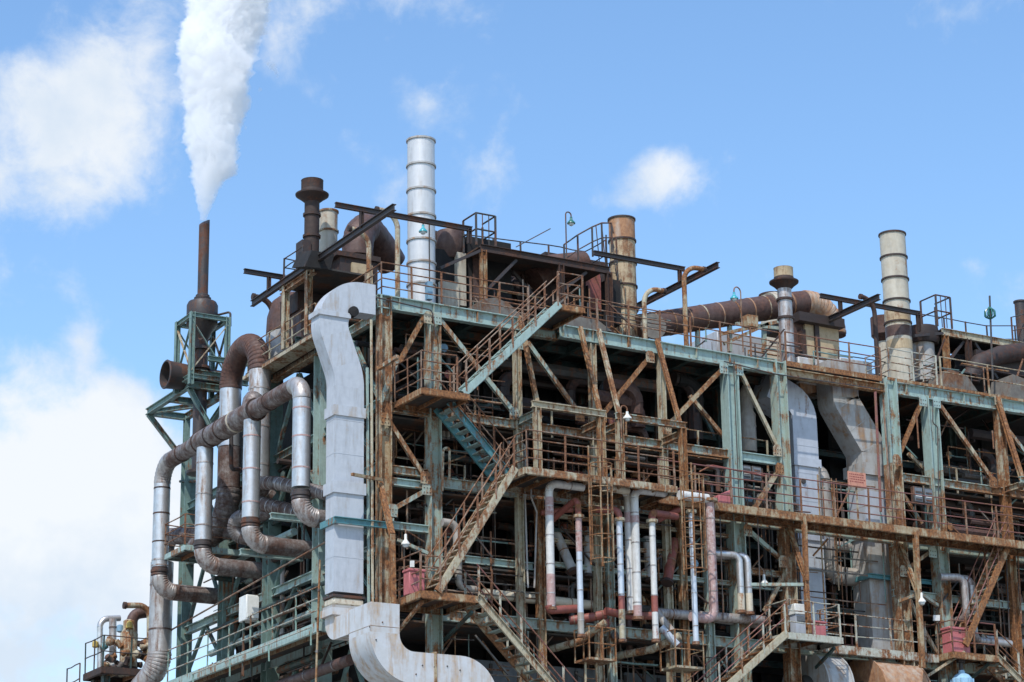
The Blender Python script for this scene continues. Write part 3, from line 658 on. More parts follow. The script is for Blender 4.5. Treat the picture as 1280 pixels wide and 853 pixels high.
pipe('cross_pipe', 'lower scratched brown pipe passing behind the nearest silver upright', 'pipe', wp((416, 652, .3), (318, 628, -1.0)), .24, BP, bands=.3, band_w=.03, bandmat=SD)
pipe('loop_pipe', 'ribbed brown bend behind the red banded drop joining a level pipe', 'pipe', wp((330, 678, -.2), (292, 668, -1.0), (296, 648, -1.0), (345, 640, 0)), .26, BP, BP, .32, ribbed=True)
pipe('cross_pipe', 'level brown pipe with silver scrapes between the two farther drops', 'pipe', wp((305, 662, -.5), (205, 672, -1.3), (207, 690, -1.3)), .30, BP, BP, .6, ribbed=True, bands=.9)
pipe('cross_pipe', 'thick brown pipe sloping up the left face under the side walkway', 'pipe', [(-.7, 15, 14.7), (-.7, .8, 14.75)], .17, M['brown_duct'], bands=2)
pipe('vent_pipe', 'thin dark pipe hanging below the header with a short foot', 'pipe', wp((289, 545, -1.6), (289, 587, -1.6), (300, 587, -1.2)), .07, M['black'], R=.12)

# little platform at the far drop
q = A(206, 697, X=-2.5)
deck_platform('small teal platform wrapped round the farthest silver upright', (-2.5, q.y-1.75), (-.1, q.y, q.z+.1), M['teal'], th=.2)
railing('thin railing round the small teal platform by the far upright', [(-.6, q.y-1.75, q.z+.1), (-2.5, q.y-1.75, q.z+.1), (-2.5, q.y, q.z+.1), (-1.3, q.y, q.z+.1)], 'rail', h=1.05)
# walkway along the left face
wz = 15.95
deck_platform('long teal edged walkway along the left face with white streaked rails', (-1.5, 1.3), (-.1, 13.6, wz), M['teal'], th=.32, joist=.7)
railing('teal railing along the left face walkway', [(-1.45, 1.4, wz), (-1.45, 13.5, wz)], 'teal_rail', h=1.1, step=1.7, railmat=M['rail_white'])
railing('low hanging pale rail under the left face walkway', [(-1.75, 1.4, wz-.75), (-1.75, 10.5, wz-.75)], 'teal_rail', h=.55, step=3.2, levels=(1.1,), railmat=M['rail_white'])
t = thing('junction_box', 'small white cabinet hung by the middle of the left face walkway', 'cabinet', A(312, 768, X=-1.2))
q = A(311, 761, X=-1.3); MB().box(q+V((-.22, -.3, -.42)), q+V((.22, .3, .4))).obj('case', M['white'], t, .02); MB().box(q+V((-.2, -.34, -.36)), q+V((.2, -.3, .34))).obj('door', M['white'], t)
for k in (-.15, .15): MB().box(q+V((k-.03, .02, -2.2)), q+V((k+.03, .08, -.4))).obj('leg', M['teal_dark'], t)
pipe('conduit', 'thin rusty conduit standing in front of the left face near the pale duct', 'pipe', wp((400, 700, -1.7), (395, 853, -1.7), (395, 900, -1.7)), .035, M['rust'], bands=1.3, band_w=.08)
pipe('conduit', 'long pale handline running down the left face above the walkway', 'pipe', wp((410, 676, -1.3), (210, 790, -1.3)), .03, M['rail'])

# ------------------------------------------------------------------ thin dark stack on its little tower
tw = thing('stack_tower', 'small cross braced teal tower standing on brackets at the far left', 'tower', (-.9, 12.2, 26.2))
tx0, tx1, ty0, ty1, tz0, tz1 = -1.65, -.3, 11.6, 12.95, 26.3, 28.75
for x, y in ((tx0, ty0), (tx1, ty0), (tx0, ty1), (tx1, ty1)): MB().hsec((x, y, tz0-.2), (x, y, tz1), .17, .17, .025, XV).obj('post', M['teal_shade'], tw)
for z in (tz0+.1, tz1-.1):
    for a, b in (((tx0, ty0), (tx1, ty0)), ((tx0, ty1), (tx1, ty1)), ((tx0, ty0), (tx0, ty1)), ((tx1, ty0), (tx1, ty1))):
        MB().hsec((*a, z), (*b, z), .13, .16, .02, ZV).obj('beam', M['teal_shade'], tw)
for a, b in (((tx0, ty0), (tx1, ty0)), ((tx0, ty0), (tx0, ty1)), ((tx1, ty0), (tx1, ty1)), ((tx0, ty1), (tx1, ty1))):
    MB().bar((*a, tz0+.3), (*b, tz1-.3), .08, .03).obj('brace', M['rust_pale'], tw); MB().bar((*b, tz0+.3), (*a, tz1-.3), .08, .03).obj('brace', M['teal_shade'], tw)
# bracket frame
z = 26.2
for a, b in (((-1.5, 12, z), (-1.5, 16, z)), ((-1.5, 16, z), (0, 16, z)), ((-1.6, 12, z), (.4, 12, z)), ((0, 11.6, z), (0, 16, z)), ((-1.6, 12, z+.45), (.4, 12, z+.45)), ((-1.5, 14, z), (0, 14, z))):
    MB().hsec(a, b, .18, .24, .025, ZV).obj('bracket_beam', M['teal_shade'], tw)
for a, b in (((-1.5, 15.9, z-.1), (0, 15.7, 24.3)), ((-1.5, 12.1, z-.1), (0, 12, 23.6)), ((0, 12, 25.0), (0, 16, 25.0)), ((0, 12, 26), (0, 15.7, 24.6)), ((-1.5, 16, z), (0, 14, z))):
    MB().hsec(a, b, .17, .17, .025).obj('bracket_brace', M['teal_shade'], tw)
MB().hsec((0, 12, 0), (0, 12, z), .3, .3, .03, YV).obj('post', M['teal_shade'], tw); MB().hsec((0, 15.9, 20), (0, 15.9, z), .2, .2, .03, YV).obj('post', M['teal_shade'], tw)
for a, b in ((395, 455), (452, 440)): pass
MB().hsec(A(260, 448, Y=11.3), A(310, 455, Y=11.3), .15, .18, .02).obj('bracket_beam', M['teal_shade'], tw); MB().hsec(A(280, 475, Y=11.3), A(310, 480, Y=11.3), .15, .18, .02).obj('bracket_beam', M['teal_shade'], tw)
sx, sy = -1.0, 12.28
st = thing('vent_stack', 'tall thin dark brown stack with a slanted tip and drum base', 'stack', (sx, sy, 23))
n = 18; zt = 32.42
rs = []
for zz in (29.6, zt): rs.append([(sx+.19*math.cos(2*PI*j/n), sy+.19*math.sin(2*PI*j/n), zz+(.16*math.cos(2*PI*j/n-.5) if zz == zt else 0)) for j in range(n)])
MB().rings(rs).obj('shaft', M['black'], st)
MB().lathe((sx, sy, 29.45), [(.25, 0), (.3, .03), (.31, .1), (.25, .14), (.25, .2), (.19, .24)], 18).obj('flange', M['black'], st)
MB().lathe((sx, sy, 27.9), [(.2, 0), (.35, .35), (.56, .62), (.56, 1.35), (.5, 1.48), (.28, 1.58)], 24).obj('drum', M['black'], st)
MB().tube([(sx, sy, 28.1), (sx, sy, 23.2)], .24, 16).obj('shaft', M['black'], st)
for z in (27.6, 26.9, 26.5, 24.3): MB().lathe((sx, sy, z), [(.2, 0), (.34, .0), (.34, .09), (.2, .09)], 18).obj('flange', M['black'], st)
MB().lathe((sx, sy, 23.05), [(.2, 0), (.42, .03), (.42, .13), (.2, .15)], 18).obj('flange', M['black'], st)
hp = A(206, 468, Y=12.6)
hn = thing('horn_duct', 'dark open ended round horn sticking out left of the little tower', 'duct', hp)
m = MB(); prof = [(.50, 0), (.53, .03), (.50, .12), (.47, .6), (.40, 1.5), (.40, 2.3)]; m.lathe(hp, prof, 24, (1, 0, 0), caps=False); m.lathe(hp+V((.005, 0, 0)), [(.46, 0), (.44, .6), (.36, 1.5), (.01, 1.52)], 24, (1, 0, 0), caps=False); m.lathe(hp, [(.46, 0), (.5, 0)], 24, (1, 0, 0), caps=False); m.obj('horn', M['black'], hn)
pipe('conduit', 'bent black vent tube on the right of the little tower top', 'pipe', wp((268, 395, -.6), (288, 390, -.2), (288, 408, -.2)), .04, M['black'], R=.1)
pipe('conduit', 'short hanging cable and lamp bracket at the left of the frame', 'pipe', wp((225, 602, -.2), (248, 602, .1)), .05, M['teal_dark'])

# ------------------------------------------------------------------ the big pale duct on the left corner
xd, yd = -1.27, .05
wd_, hd_ = .6, .98   # depth into the plant, width across
D = lambda x, y: V((x, yd, y))
zt_ = A(425, 356, Y=yd).z
t = rect_duct('rectangular_duct', 'large pale grey duct dropping down the left corner with a curved top', [(-.42, yd, zt_-.42), (-1.85, yd, zt_-.42), (-1.85, yd, 24.75), (-1.3, yd, 23.3), (-1.3, yd, 16.55)], hd_, wd_, (0, 1, 0), M['white_duct'], R=[.95, 2.0, 2.0], n=14, stiff=1.1)
bpy.data.objects  # (bends and sections share one sheet colour)
for z, g, th, x in ((25.2, .06, .16, -1.85), (22.15, .05, .32, -1.3), (19.75, .06, .36, -1.3)):
    MB().box((x-hd_/2-g, yd-wd_/2-g, z-th/2), (x+hd_/2+g, yd+wd_/2+g, z+th/2)).obj('collar', M['white_duct'], t)
MB().box((-1.3-hd_/2-.05, yd-wd_/2-.05, 16.38), (-1.3+hd_/2+.05, yd+wd_/2+.05, 16.46)).obj('bellows', M['black'], t)
MB().box((-1.3-hd_/2-.02, yd-wd_/2-.02, 16.14), (-1.3+hd_/2+.02, yd+wd_/2+.02, 16.38)).obj('bellows', M['pipe_cream'], t, .05)
MB().box((-1.3-hd_/2-.05, yd-wd_/2-.05, 16.05), (-1.3+hd_/2+.05, yd+wd_/2+.05, 16.14)).obj('bellows', M['grey_duct'], t)
MB().lathe(A(443, 389, Y=yd-.42), [(.02, -.02), (.16, 0), (.16, .25), (.02, .26)], 20, (0, 1, 0)).obj('round_port', M['casing'], t)
hb = thing('duct_bracket', 'bright teal bracket clamped round the pale corner duct', 'bracket', (-1.25, 0, 18.6))
zb = A(430, 652, Y=-.3).z
for a, b in (((-1.86, -.36, zb), (.1, -.36, zb)), ((-1.86, -.36, zb), (-1.86, .6, zb))): MB().chan(a, b, .2, .1, .02, ZV).obj('bracket_arm', M['teal_bright'], hb)
# lower run
xe = -1.3
zl = A(433, 785, Y=0).z; ze = A(475, 830, Y=-1.7).z
t = thing('rectangular_duct', 'pale duct doubling forward below the corner duct then sweeping right with rust streaks', 'duct', (0, -1.5, 13.5))
MB().box((xe-hd_/2-.1, yd-wd_/2-.1, 15.83), (xe+hd_/2+.1, yd+wd_/2+.1, 16.05)).obj('collar', M['white_stain'], t)
rect_duct('', '', [(xe, yd, 15.83), (xe, yd, 15.45), (xe, -.85, 15.45)], wd_, .72, (1, 0, 0), M['white_stain'], R=.42, n=8, parent=t) if False else None
def sweep_plane(path, R, n, half_u, uvec, half_n, mat):
    """rect section in a planar path: uvec is the constant side direction"""
    for kind, *d in rounded(path, R, n):
        P = list(d) if kind == 's' else d[0]; rs = []
        for i, p in enumerate(P):
            tg = tangent(P, i); nn = tg.cross(uvec).normalized()
            rs.append([p+uvec*a*half_u+nn*b*half_n for a, b in ((-1, -1), (1, -1), (1, 1), (-1, 1))])
        MB().rings(rs, smooth=True).obj('duct_section' if kind == 's' else 'duct_bend', mat, t)
sweep_plane([V((xe, yd, 15.83)), V((xe, yd, 15.42)), V((xe, -1.25, 15.42))], .37, 8, hd_/2-.02, XV, .33, M['white_stain'])
sweep_plane([V((xe, -1.95, 15.80)), V((xe, -1.95, 13.98)), V((1.95, -1.95, 13.98)), V((1.95, -1.95, .0))], [.95, .75], 14, .7, YV, .47, M['white_stain'])
MB().box((xe-.478, -1.27, 15.1), (xe-.474, -1.23, 15.74)).obj('seam', M['white_stain'], t)
MB().box((.3, -2.68, 13.46), (.38, -1.2, 14.5)).obj('flange', M['rust'], t)
for x in (.75, 1.15): MB().box((x-.008, -2.656, 13.5), (x+.008, -1.24, 14.456)).obj('seam', M['white_stain'], t)
MB().box((xe-.475, -2.656, 15.1), (xe+.475, -1.24, 15.112)).obj('seam', M['rust'], t)

# insulation pins on the pale ducts
m = bpy.data.objects
def pins(t, pts, Yf):
    for x, y in pts: MB().lathe(A(x, y, Y=Yf), [(.022, -.02), (.022, 0)], 6, (0, 1, 0)).obj('pin', M['pipe_dark'], t)
pins(t, ((462, 784), (478, 778), (528, 832), (543, 834), (559, 833), (575, 838), (520, 843), (470, 800)), -2.655)
# ------------------------------------------------------------------ on the roof
def mpp(p): return (V(p)-CAM).dot(FW)/F_
def bx(x0, y0, x1, y1, Y, dep):
    """plan box from its front face seen between two photo pixels, going back dep metres"""
    a = A(x0, y1, Y=Y); b = A(x1, y1, Y=Y); c = A((x0+x1)/2, y0, Y=Y)
    return MB().box((a.x, Y, (a.z+b.z)/2), (b.x, Y+dep, c.z))
def cylspec(xc, y0, y1, rp, Y):
    b = A(xc, y1, Y=Y); t = A(xc, y0, Y=Y); return b, t.z-b.z, rp*mpp(b)
def stack(label, xc, y0, y1, rp, Y, mat, rings, cap=None, ringmat=None, lower=None, name='flue_stack', group=None):
    b, h, r = cylspec(xc, y0, y1, rp, Y); h += .0
    t = thing(name, label, 'stack', b-V((0, 0, max(0, b.z-ZR))))
    zb = ZR-b.z if b.z > ZR else 0
    m = MB(); m.lathe(b, [(r, zb), (r, h)], 28, caps=False); m.lathe(b, [(r-.03, h), (r-.03, h-1.2), (.01, h-1.25)], 28, caps=False); sh_ = m.obj('shell', mat, t)
    for y in rings:
        z = A(xc, y, Y=Y).z-b.z
        MB().lathe(b, [(r-.01, z-.03), (r+.045, z-.03), (r+.045, z+.03), (r-.01, z+.03)], 28).obj('ring', ringmat or M['grey_duct'], sh_)
    MB().lathe(b, [(r-.035, h-.04), (r+.04, h-.04), (r+.04, h+.02), (r-.035, h+.02), (r-.035, h-.04)], 28, caps=False).obj('rim', ringmat or M['grey_duct'], t)
    if lower:
        for ya, yb, mm in lower:
            za = A(xc, ya, Y=Y).z-b.z; z2 = A(xc, yb, Y=Y).z-b.z
            MB().lathe(b, [(r+.006, z2), (r+.006, za)], 28, caps=False).obj('patched_course', mm, t)
    return t
def capped_stack(label, xc, ycap0, ycap1, y1, rcap, rstem, Y, mat, capmat, rings):
    b = A(xc, y1, Y=Y); k = mpp(b); zc0 = A(xc, ycap0, Y=Y).z-b.z; zc1 = A(xc, ycap1, Y=Y).z-b.z; r = rstem*k; R = rcap*k
    t = thing('capped_stack', label, 'stack', V((b.x, b.y, min(b.z, ZR))))
    sm_ = MB().lathe(b, [(r, min(0, ZR-b.z)), (r, zc1+.1)], 22).obj('stem', mat, t)
    MB().lathe(b, [(r, zc1-.18), (R*.95, zc1-.05), (R*1.32, zc1+.06), (R*1.34, zc1+.11), (R*.95, zc1+.17), (R*.9, zc1+.26)], 26).obj('flared_skirt', M['rust_dark'], t)
    MB().lathe(b, [(R*.88, zc1+.22), (R*.88, zc0-.02), (R*.9, zc0), (R*.8, zc0), (R*.8, zc0-.4), (.02, zc0-.42)], 26).obj('cap', capmat, t)
    for y in rings:
        z = A(xc, y, Y=Y).z-b.z
        MB().lathe(b, [(r-.01, z-.04), (r+.05, z-.04), (r+.05, z+.04), (r-.01, z+.04)], 22).obj('ring', M['rust_dark'], sm_)
    return t
RD = M['rust_dark']
stack('tall clean white ringed stack standing by the front edge of the corner bay', 527, 177, 385, 17.5, 2.6, M['chim_white'], (209, 240, 272, 303, 331, 358), ringmat=M['grey_duct'])
stack('short cream stack with dark rim behind the dark capped stack', 410, 265, 345, 11.5, 7.0, M['chim_cream'], (290,), ringmat=M['rust_pale'])
stack('tan rusty ringed stack with flaking top course, right of the lamp post', 781, 276, 415, 16.5, 4.6, M['chim_tan'], (303, 331, 360, 389), ringmat=M['dark_brown'], lower=((278, 302, M['rust_duct']),))
stack('tall cream stack with a rusty brown patch low down, on the right', 1127, 296, 476, 16.3, 2.6, M['chim_cream'], (325, 352, 379, 406), ringmat=M['dark_brown'], lower=((411, 424, M['brown_duct']), (392, 408, M['chim_tan']), (428, 440, M['chim_tan'])))
capped_stack('dark brown stack with a flared cap on the left unit', 388.5, 226, 247, 402, 16, 9.6, 6.0, RD, RD, (269, 296))
capped_stack('slim grey stack with rusty flared cap in front of the brown duct', 985, 337, 357, 455, 14, 9, 1.4, M['silver_dirty'], M['chim_tan'], (376, 399))
# left unit flues and hoods
t = thing('flue_hood', 'rounded brown hood with grey flanks at the left edge of the roof', 'hood', A(360, 440, Y=8))
b = A(366, 440, Y=8.0); k = mpp(b)
MB().lathe(V((b.x, b.y, ZR-.03)), [(34*k, 0), (34*k, b.z-ZR+.6)], 26).obj('flank', M['grey_duct'], t)
MB().lathe(b, [(34*k, .6), (33*k, 1.2), (27*k, 1.75), (14*k, 2.05), (.02, 2.1)], 26).obj('dome', M['brown_duct'], t)
t = thing('flue_casing', 'dark rusty box flue carrying the dark capped stack', 'flue', A(390, 420, Y=5.6))
bx(376, 388, 418, 424, 5.4, 1.6).obj('flue_box', M['brown_duct'], t); bx(372, 366, 408, 390, 5.5, 1.4).obj('flue_box', M['dark_brown'], t)
bx(377, 300, 388, 372, 5.7, .5).obj('side_flue', M['dark_brown'], t)
t = thing('drip_tray', 'flat dark tray tilted beside the foot of the capped stack', 'tray', A(400, 335, Y=2.6))
m = MB(); m.poly([A(381, 333, Y=2.6), A(413, 337, Y=2.6), A(418, 318, Y=2.6), A(390, 313, Y=2.6)], (0, 1.0, .25)); m.obj('tray', M['casing'], t)
# brown bent duct head over boxed flue
t = thing('bent_duct', 'fat dark brown duct elbow above a boxed flue behind the goosenecks', 'duct', A(450, 350, Y=4.8))
b = A(450, 300, Y=5.2); k = mpp(b); R_ = 20*k
pts = [A(447, 322, Y=5.2), A(447, 305, Y=5.2), A(450, 292, Y=5.4), A(458, 285, Y=5.8), A(470, 300, Y=6.2), A(490, 330, Y=6.6)]
e = MB(); pp = []; 
for i in range(len(pts)-1): pp += [pts[i].lerp(pts[i+1], j/4) for j in range(4)]
e.tube(pp+[pts[-1]], R_, 22, radii=[R_*(1 if i % 2 else .97) for i in range(len(pp)+1)]).obj('elbow', M['brown_duct'], t)
bx(425, 321, 472, 372, 4.6, 1.3).obj('flue_box', M['dark_brown'], t); bx(440, 330, 466, 372, 4.5, .1).obj('flue_panel', M['chim_tan'], t)
bx(421, 317, 476, 323, 4.5, 1.5).obj('top_flange', RD, t); bx(422, 340, 430, 372, 4.55, .1).obj('flue_panel', M['beige'], t)
t = thing('hopper', 'round rust drum and dark casing just right of the white stack', 'hopper', A(562, 370, Y=4))
b, h, r = cylspec(563, 292, 312, 17.5, 4.4); MB().lathe(b, [(r*.55, -.35), (r, 0), (r, h), (r*.97, h+.03), (.02, h+.06)], 26).obj('drum', M['brown_duct'], t)
bx(547, 313, 572, 382, 4.2, 1.4).obj('casing', M['casing'], t); bx(572, 316, 583, 382, 4.0, .8).obj('panel', M['chim_cream'], t); bx(553, 352, 574, 382, 3.9, .3).obj('panel', M['chim_cream'], t)
t = thing('roof_furnace', 'long dark boxed furnace head under the upper walkway', 'furnace', A(620, 380, Y=4.6))
bx(585, 300, 640, 392, 4.2, 2).obj('casing', M['casing'], t); bx(592, 318, 608, 378, 4.15, .1).obj('panel', M['brown_duct'], t); bx(640, 345, 702, 396, 5.2, 2).obj('casing', M['dark_brown'], t)
m = MB(); m.poly([A(640, 352, Y=5.0), A(668, 322, Y=5.0), A(668, 360, Y=5.0), A(650, 384, Y=5)], (0, .3, 0)); m.obj('sloping_chute', M['black'], t)
t = thing('roof_furnace', 'dark red and brown boxed furnace head left of the tan stack', 'furnace', A(720, 390, Y=4))
bx(683, 322, 762, 400, 4.8, 2).obj('casing', M['dark_brown'], t); bx(733, 340, 752, 388, 4.7, .1).obj('panel', M['pipe_red'], t); bx(762, 350, 777, 405, 3.2, .5).obj('side_column', M['casing'], t); bx(700, 380, 728, 404, 3.6, .9).obj('casing', M['brown_duct'], t)
m = MB(); m.tube([A(668, 350, Y=4.4), A(690, 334, Y=4.4), A(730, 330, Y=4.4)], 16*mpp(A(690, 340, Y=4.4)), 18).obj('breeching', M['brown_duct'], t)
for (a, b_, c, d), lab in (((604, 372, 655, 396), 'sloping grey roof plate beside the cream panel'), ((700, 392, 765, 412), 'low grey hood below the tan stack')):
    m = MB(); y_ = 1.6
    m.poly([A(a, d, Y=y_), A(c, d+2, Y=y_), A(c-18, b_+8, Y=y_), A(a+16, b_, Y=y_), A(a, b_+2, Y=y_)], (0, 1.1, 0)); solo('roof_hood', lab, 'hood', m, M['grey_plate'])
# davits, goosenecks and monorails
def monorail(label, ybeam, xbeams, hangers, Xb):
    t = thing('monorail_beam', label, 'monorail', A(*ybeam[0], X=Xb))
    p, q = A(*ybeam[0], X=Xb), A(*ybeam[1], X=Xb); z = (p.z+q.z)/2; p.z = q.z = z
    MB().hsec(p, q, .14, .21, .022, ZV).obj('runway_beam', M['black'], t)
    for (x0, y0), (x1, y1), hxy in xbeams:
        Yb = A(*hxy, X=Xb).y; a, b = A(x0, y0, Y=Yb), A(x1, y1, Y=Yb); zz = (a.z+b.z)/2; a.z = b.z = zz
        MB().hsec(a, b, .13, .16, .02, ZV).obj('cross_beam', M['black'], t)
        MB().hsec((Xb, Yb, zz-.05), (Xb, Yb, z+.05), .12, .12, .02, XV).obj('hanger', M['rust_dark'], t)
        if hangers: 
            MB().hsec((b.x-.1, Yb, zz), (b.x-.1, Yb, zz-hangers), .13, .13, .02, XV).obj('hanger', M['rust_dark'], t)
monorail('long black runway beam crossing the left end of the roof with two cross arms', ((315, 381), (493, 258)), (((419, 253), (590, 290), (452, 281)), ((305, 338), (356, 348), (336, 362))), .5, -1.0)
monorail('black runway beam between the tan stack and the big brown duct', ((790, 384), (898, 334)), (((742, 315), (856, 338), (850, 352)),), 0, A(898, 334, Y=.6).x)
monorail('black runway beam meeting a cross arm left of the right hand cream stack', ((985, 424), (1099, 370)), (((1025, 370), (1150, 392), (1051, 393)),), .7, A(1099, 370, Y=-.4).x)
def goose(label, base, ytop, tipx, tipy, Y, mat, r=.085):
    b = A(*base, Y=Y); t = A(base[0], ytop, Y=Y); tip = A(tipx, tipy, Y=Y)
    pipe('gooseneck_pipe', label, 'pipe', [V((b.x, Y, ZR-.05)), V((b.x, Y, tip.z)), V((tip.x, Y, tip.z))], r, M[mat], R=.55, n=8, seg=12, flanges=((tip, (1, 0, 0)),))
goose('taller cream rusty gooseneck at the corner under the runway beam', (497, 366), 275, 471, 262, .8, 'rust_pale')
goose('shorter cream rusty gooseneck left of the taller corner one', (461, 361), 300, 437, 286, 2.0, 'rust_pale')
goose('stubby brown gooseneck at the far left end of the runway beam', (341, 400), 380, 317, 371, 8.3, 'rust_dark', .1)
goose('rusty gooseneck holding the middle runway beam', (858, 430), 340, 880, 337, .7, 'rust')
goose('pale green gooseneck beside the tan stack', (806, 402), 365, 830, 364, 1.2, 'rust_pale')
goose('dark rusty gooseneck holding the right runway beam', (1098, 470), 375, 1076, 371, .6, 'rust_dark')
# left roof wing: posts, edge and rails
t = thing('roof_wing_frame', 'pale rusty posts and beams framing the left roof wing', 'steel frame', A(356, 440, X=-.9))
t.name = 'roof_wing'
for x, y0, y1 in ((356, 354, 448), (385, 338, 432)):
    p = A(x, y1, X=-.9); q = A(x, y0, X=-.9); MB().hsec((p.x, p.y, ZR-.4), (p.x, p.y, q.z), .2, .2, .025, XV).obj('post', M['rust_pale'], t)
pa, pb = A(356, 356, X=-.9), A(388, 338, X=-.9); MB().hsec((-.9, pa.y+.2, pb.z-.1), (-.9, pb.y-.3, pb.z-.1), .18, .2).obj('beam', M['rust_pale'], t)
MB().box((-1.0, 2.8, ZR-.62), (-.4, 8.6, ZR-.5)).obj('edge_beam', M['rust_pale'], t); MB().box((-.98, 2.8, ZR-.5), (0, 8.4, ZR-.44)).obj('deck_plate', M['deck'], t)
MB().box((-.95, pb.y-.3, pb.z), (1.2, pa.y+.2, pb.z+.06)).obj('deck_plate', M['deck'], t)
railing('pale low railing along the left roof wing', [(-.95, 3.0, ZR-.45), (-.95, 8.3, ZR-.45)], 'rust_pale', h=.95, step=1.6)
railing('dark railing on the small stage behind the dark capped stack', [(.5, pa.y+.1, pb.z+.06), (-.9, pa.y+.1, pb.z+.06), (-.9, pb.y+.6, pb.z+.06)], 'rail_dark', h=1.0)
# front edge railings
railing('rusty brown railing along the roof edge of the corner bay', [(-.1, 2.2, ZR), (-.1, -.05, ZR), (5.2, -.05, ZR)], 'rail', step=1.15, levels=(.3, .58, .84, 1.1))
railing('rusty railing along the roof edge from the centre landing to the slim capped stack', [(6.6, -.05, ZR), (15.2, -.05, ZR-.1)], 'rail', step=1.25, levels=(.4, .75, 1.1))
railing('dull red railing along the rusted roof edge below the big duct end', [(15.4, -.1, ZR-.05), (19.5, -.1, ZR-.05)], 'rail_red', step=1.2, postmat='rail')
railing('pale railing corner round the foot of the right hand cream stack', [(19.9, 1.2, ZR), (19.9, -.1, ZR), (22.0, -.1, ZR), (22.0, 1.4, ZR)], 'rail_white', step=.9, levels=(.3, .58, .84, 1.1))
railing('thin pale railing along the right end of the roof edge', [(22.2, -.1, ZR), (31, -.1, ZR)], 'rust_pale', step=2.2, levels=(.55, 1.1))
railing('dark railing behind the rusty boxed flue on the roof', [(19.0, 4.2, ZR+1.1), (24, 4.2, ZR+1.1)], 'rail_dark', step=1.3, levels=(.55, 1.1))
# upper walkway of the centre
zu = A(600, 302, Y=3).z-.1
t = thing('upper_walkway', 'dark rusty upper walkway carried on posts above the centre furnaces', 'walkway', (7.4, 3, ZR))
xa, xb = A(602, 302, Y=3).x, A(762, 336, Y=3).x
MB().box((xa, 3.05, zu-.05), (xb, 4.6, zu)).obj('deck_plate', M['deck'], t)
for y in (3.0, 4.65): MB().hsec((xa-.05, y, zu-.13), (xb, y, zu-.13), .14, .26, .02).obj('beam', M['rust_dark'], t)
for x, y, m in ((xa+.05, 3.0, 'rust'), (xa+.05, 4.6, 'rust_dark'), (xb-2.0, 3, 'rust_dark'), (xb-.05, 3.0, 'rust_dark'), (xb-.05, 4.6, 'rust_dark'), ((xa+xb)/2, 4.6, 'rust_dark')): MB().hsec((x, y, ZR-.05), (x, y, zu-.2), .2, .2, .025, XV).obj('post', M[m], t)
for a, b in (((xa, 3, zu-.2), (xa-1.6, 3, zu-1.1)), ((xa+.2, 3.1, zu-1.6), (xa+1.4, 3.1, zu-.3)), ((xb-2, 3.1, zu-1.2), (xb-.9, 3.1, zu-.3)), ((xa+1.9, 4.2, zu-.3), (xb-1.5, 4.2, zu-1.9))): MB().bar(a, b, .1, .1).obj('brace', M['black'], t)
for z in (zu-.75, zu-1.2, zu-1.6): MB().bar((xa+1.7, 5.0, z), (xb-1.0, 5.0, z), .09, .12).obj('beam', M['black'], t)
railing('black railing along the back of the upper walkway', [(xa-.9, 4.6, zu-.25), (xa+3.6, 4.6, zu), (xb, 4.6, zu+.0), (xb, 3.2, zu)], 'rail_dark', step=1.25, levels=(.55, 1.1))
railing('lower black railing seen through below the upper walkway', [(xa+1.6, 5.3, zu-1.75), (xb-1.2, 5.3, zu-1.75)], 'rail_dark', step=.9, levels=(.4, .75, 1.1))
# gate hoops at the ladder heads
def gate(label, p, w, d, h):
    p = V(p); t = thing('ladder_gate', label, 'gate', p)
    for x in (0, w):
        for y in (0, d): MB().bar(p+V((x, y, 0)), p+V((x, y, h if (x, y) != (w, d) else h*.9)), .06, .06).obj('post', M['rail_dark'], t)
    for z in (h*.5, h):
        for a, b in (((0, 0), (w, 0)), ((0, 0), (0, d)), ((w, 0), (w, d))): MB().tube([p+V((*a, z)), p+V((*b, z))], .03, 6).obj('rail', M['rail_dark'], t)
    for a in (.33, .66): MB().tube([p+V((w*a, 0, 0)), p+V((w*a, 0, h))], .02, 6).obj('bar', M['rail_dark'], t)
gate('black guard cage standing up at the left end of the upper walkway', (xa-.15, 3.1, zu), .75, .9, 1.15)
gate('black guard cage on the right hand upper walkway', A(1172, 408, Y=3.2), .7, .9, 1.25)
# rounded ladder hoops next to the tan stack
p = A(762, 345, Y=3.4); q = A(740, 284, Y=3.4)
t = thing('caged_ladder', 'black caged ladder rising to a curved handrail beside the tan stack', 'ladder', (p.x, 3.4, ZR))
for k in (0, .42): MB().bar((p.x-.1+k, 3.4, ZR), (p.x-.1+k, 3.4, zu+1.35), .05, .03).obj('side_rail', M['rail_dark'], t)
for i in range(12): MB().tube([(p.x-.1, 3.4, ZR+.3+i*.32), (p.x+.32, 3.4, ZR+.3+i*.32)], .014, 6).obj('rung', M['rail_dark'], t)
arc = [A(x, y, Y=3.4) for x, y in ((705, 306), (722, 294), (740, 284), (752, 279), (764, 279), (767, 292))]
MB().tube(arc, .03, 6).obj('handrail', M['rail_dark'], t); MB().tube([v-V((0, 0, .55)) for v in arc], .025, 6).obj('mid_rail', M['rail_dark'], t)
for v in arc[:5]: MB().bar(v-V((0, 0, 1.1)), v, .05, .05).obj('post', M['rail_dark'], t)
for v in (A(752, 279, Y=3.4), A(745, 283, Y=3.9), A(764, 281, Y=3.9)): MB().tube([v, v-V((-.15, 0, 1.9))], .02, 5).obj('cage_strap', M['rail_dark'], t)
# slim whip and wire
MB().tube([A(645, 309, Y=3.3), A(688, 286, Y=3.3)], .018, 5).obj('antenna', M['rail_dark']); tag(bpy.data.objects['antenna'], 'thin slanting whip aerial above the upper walkway rail', 'aerial')
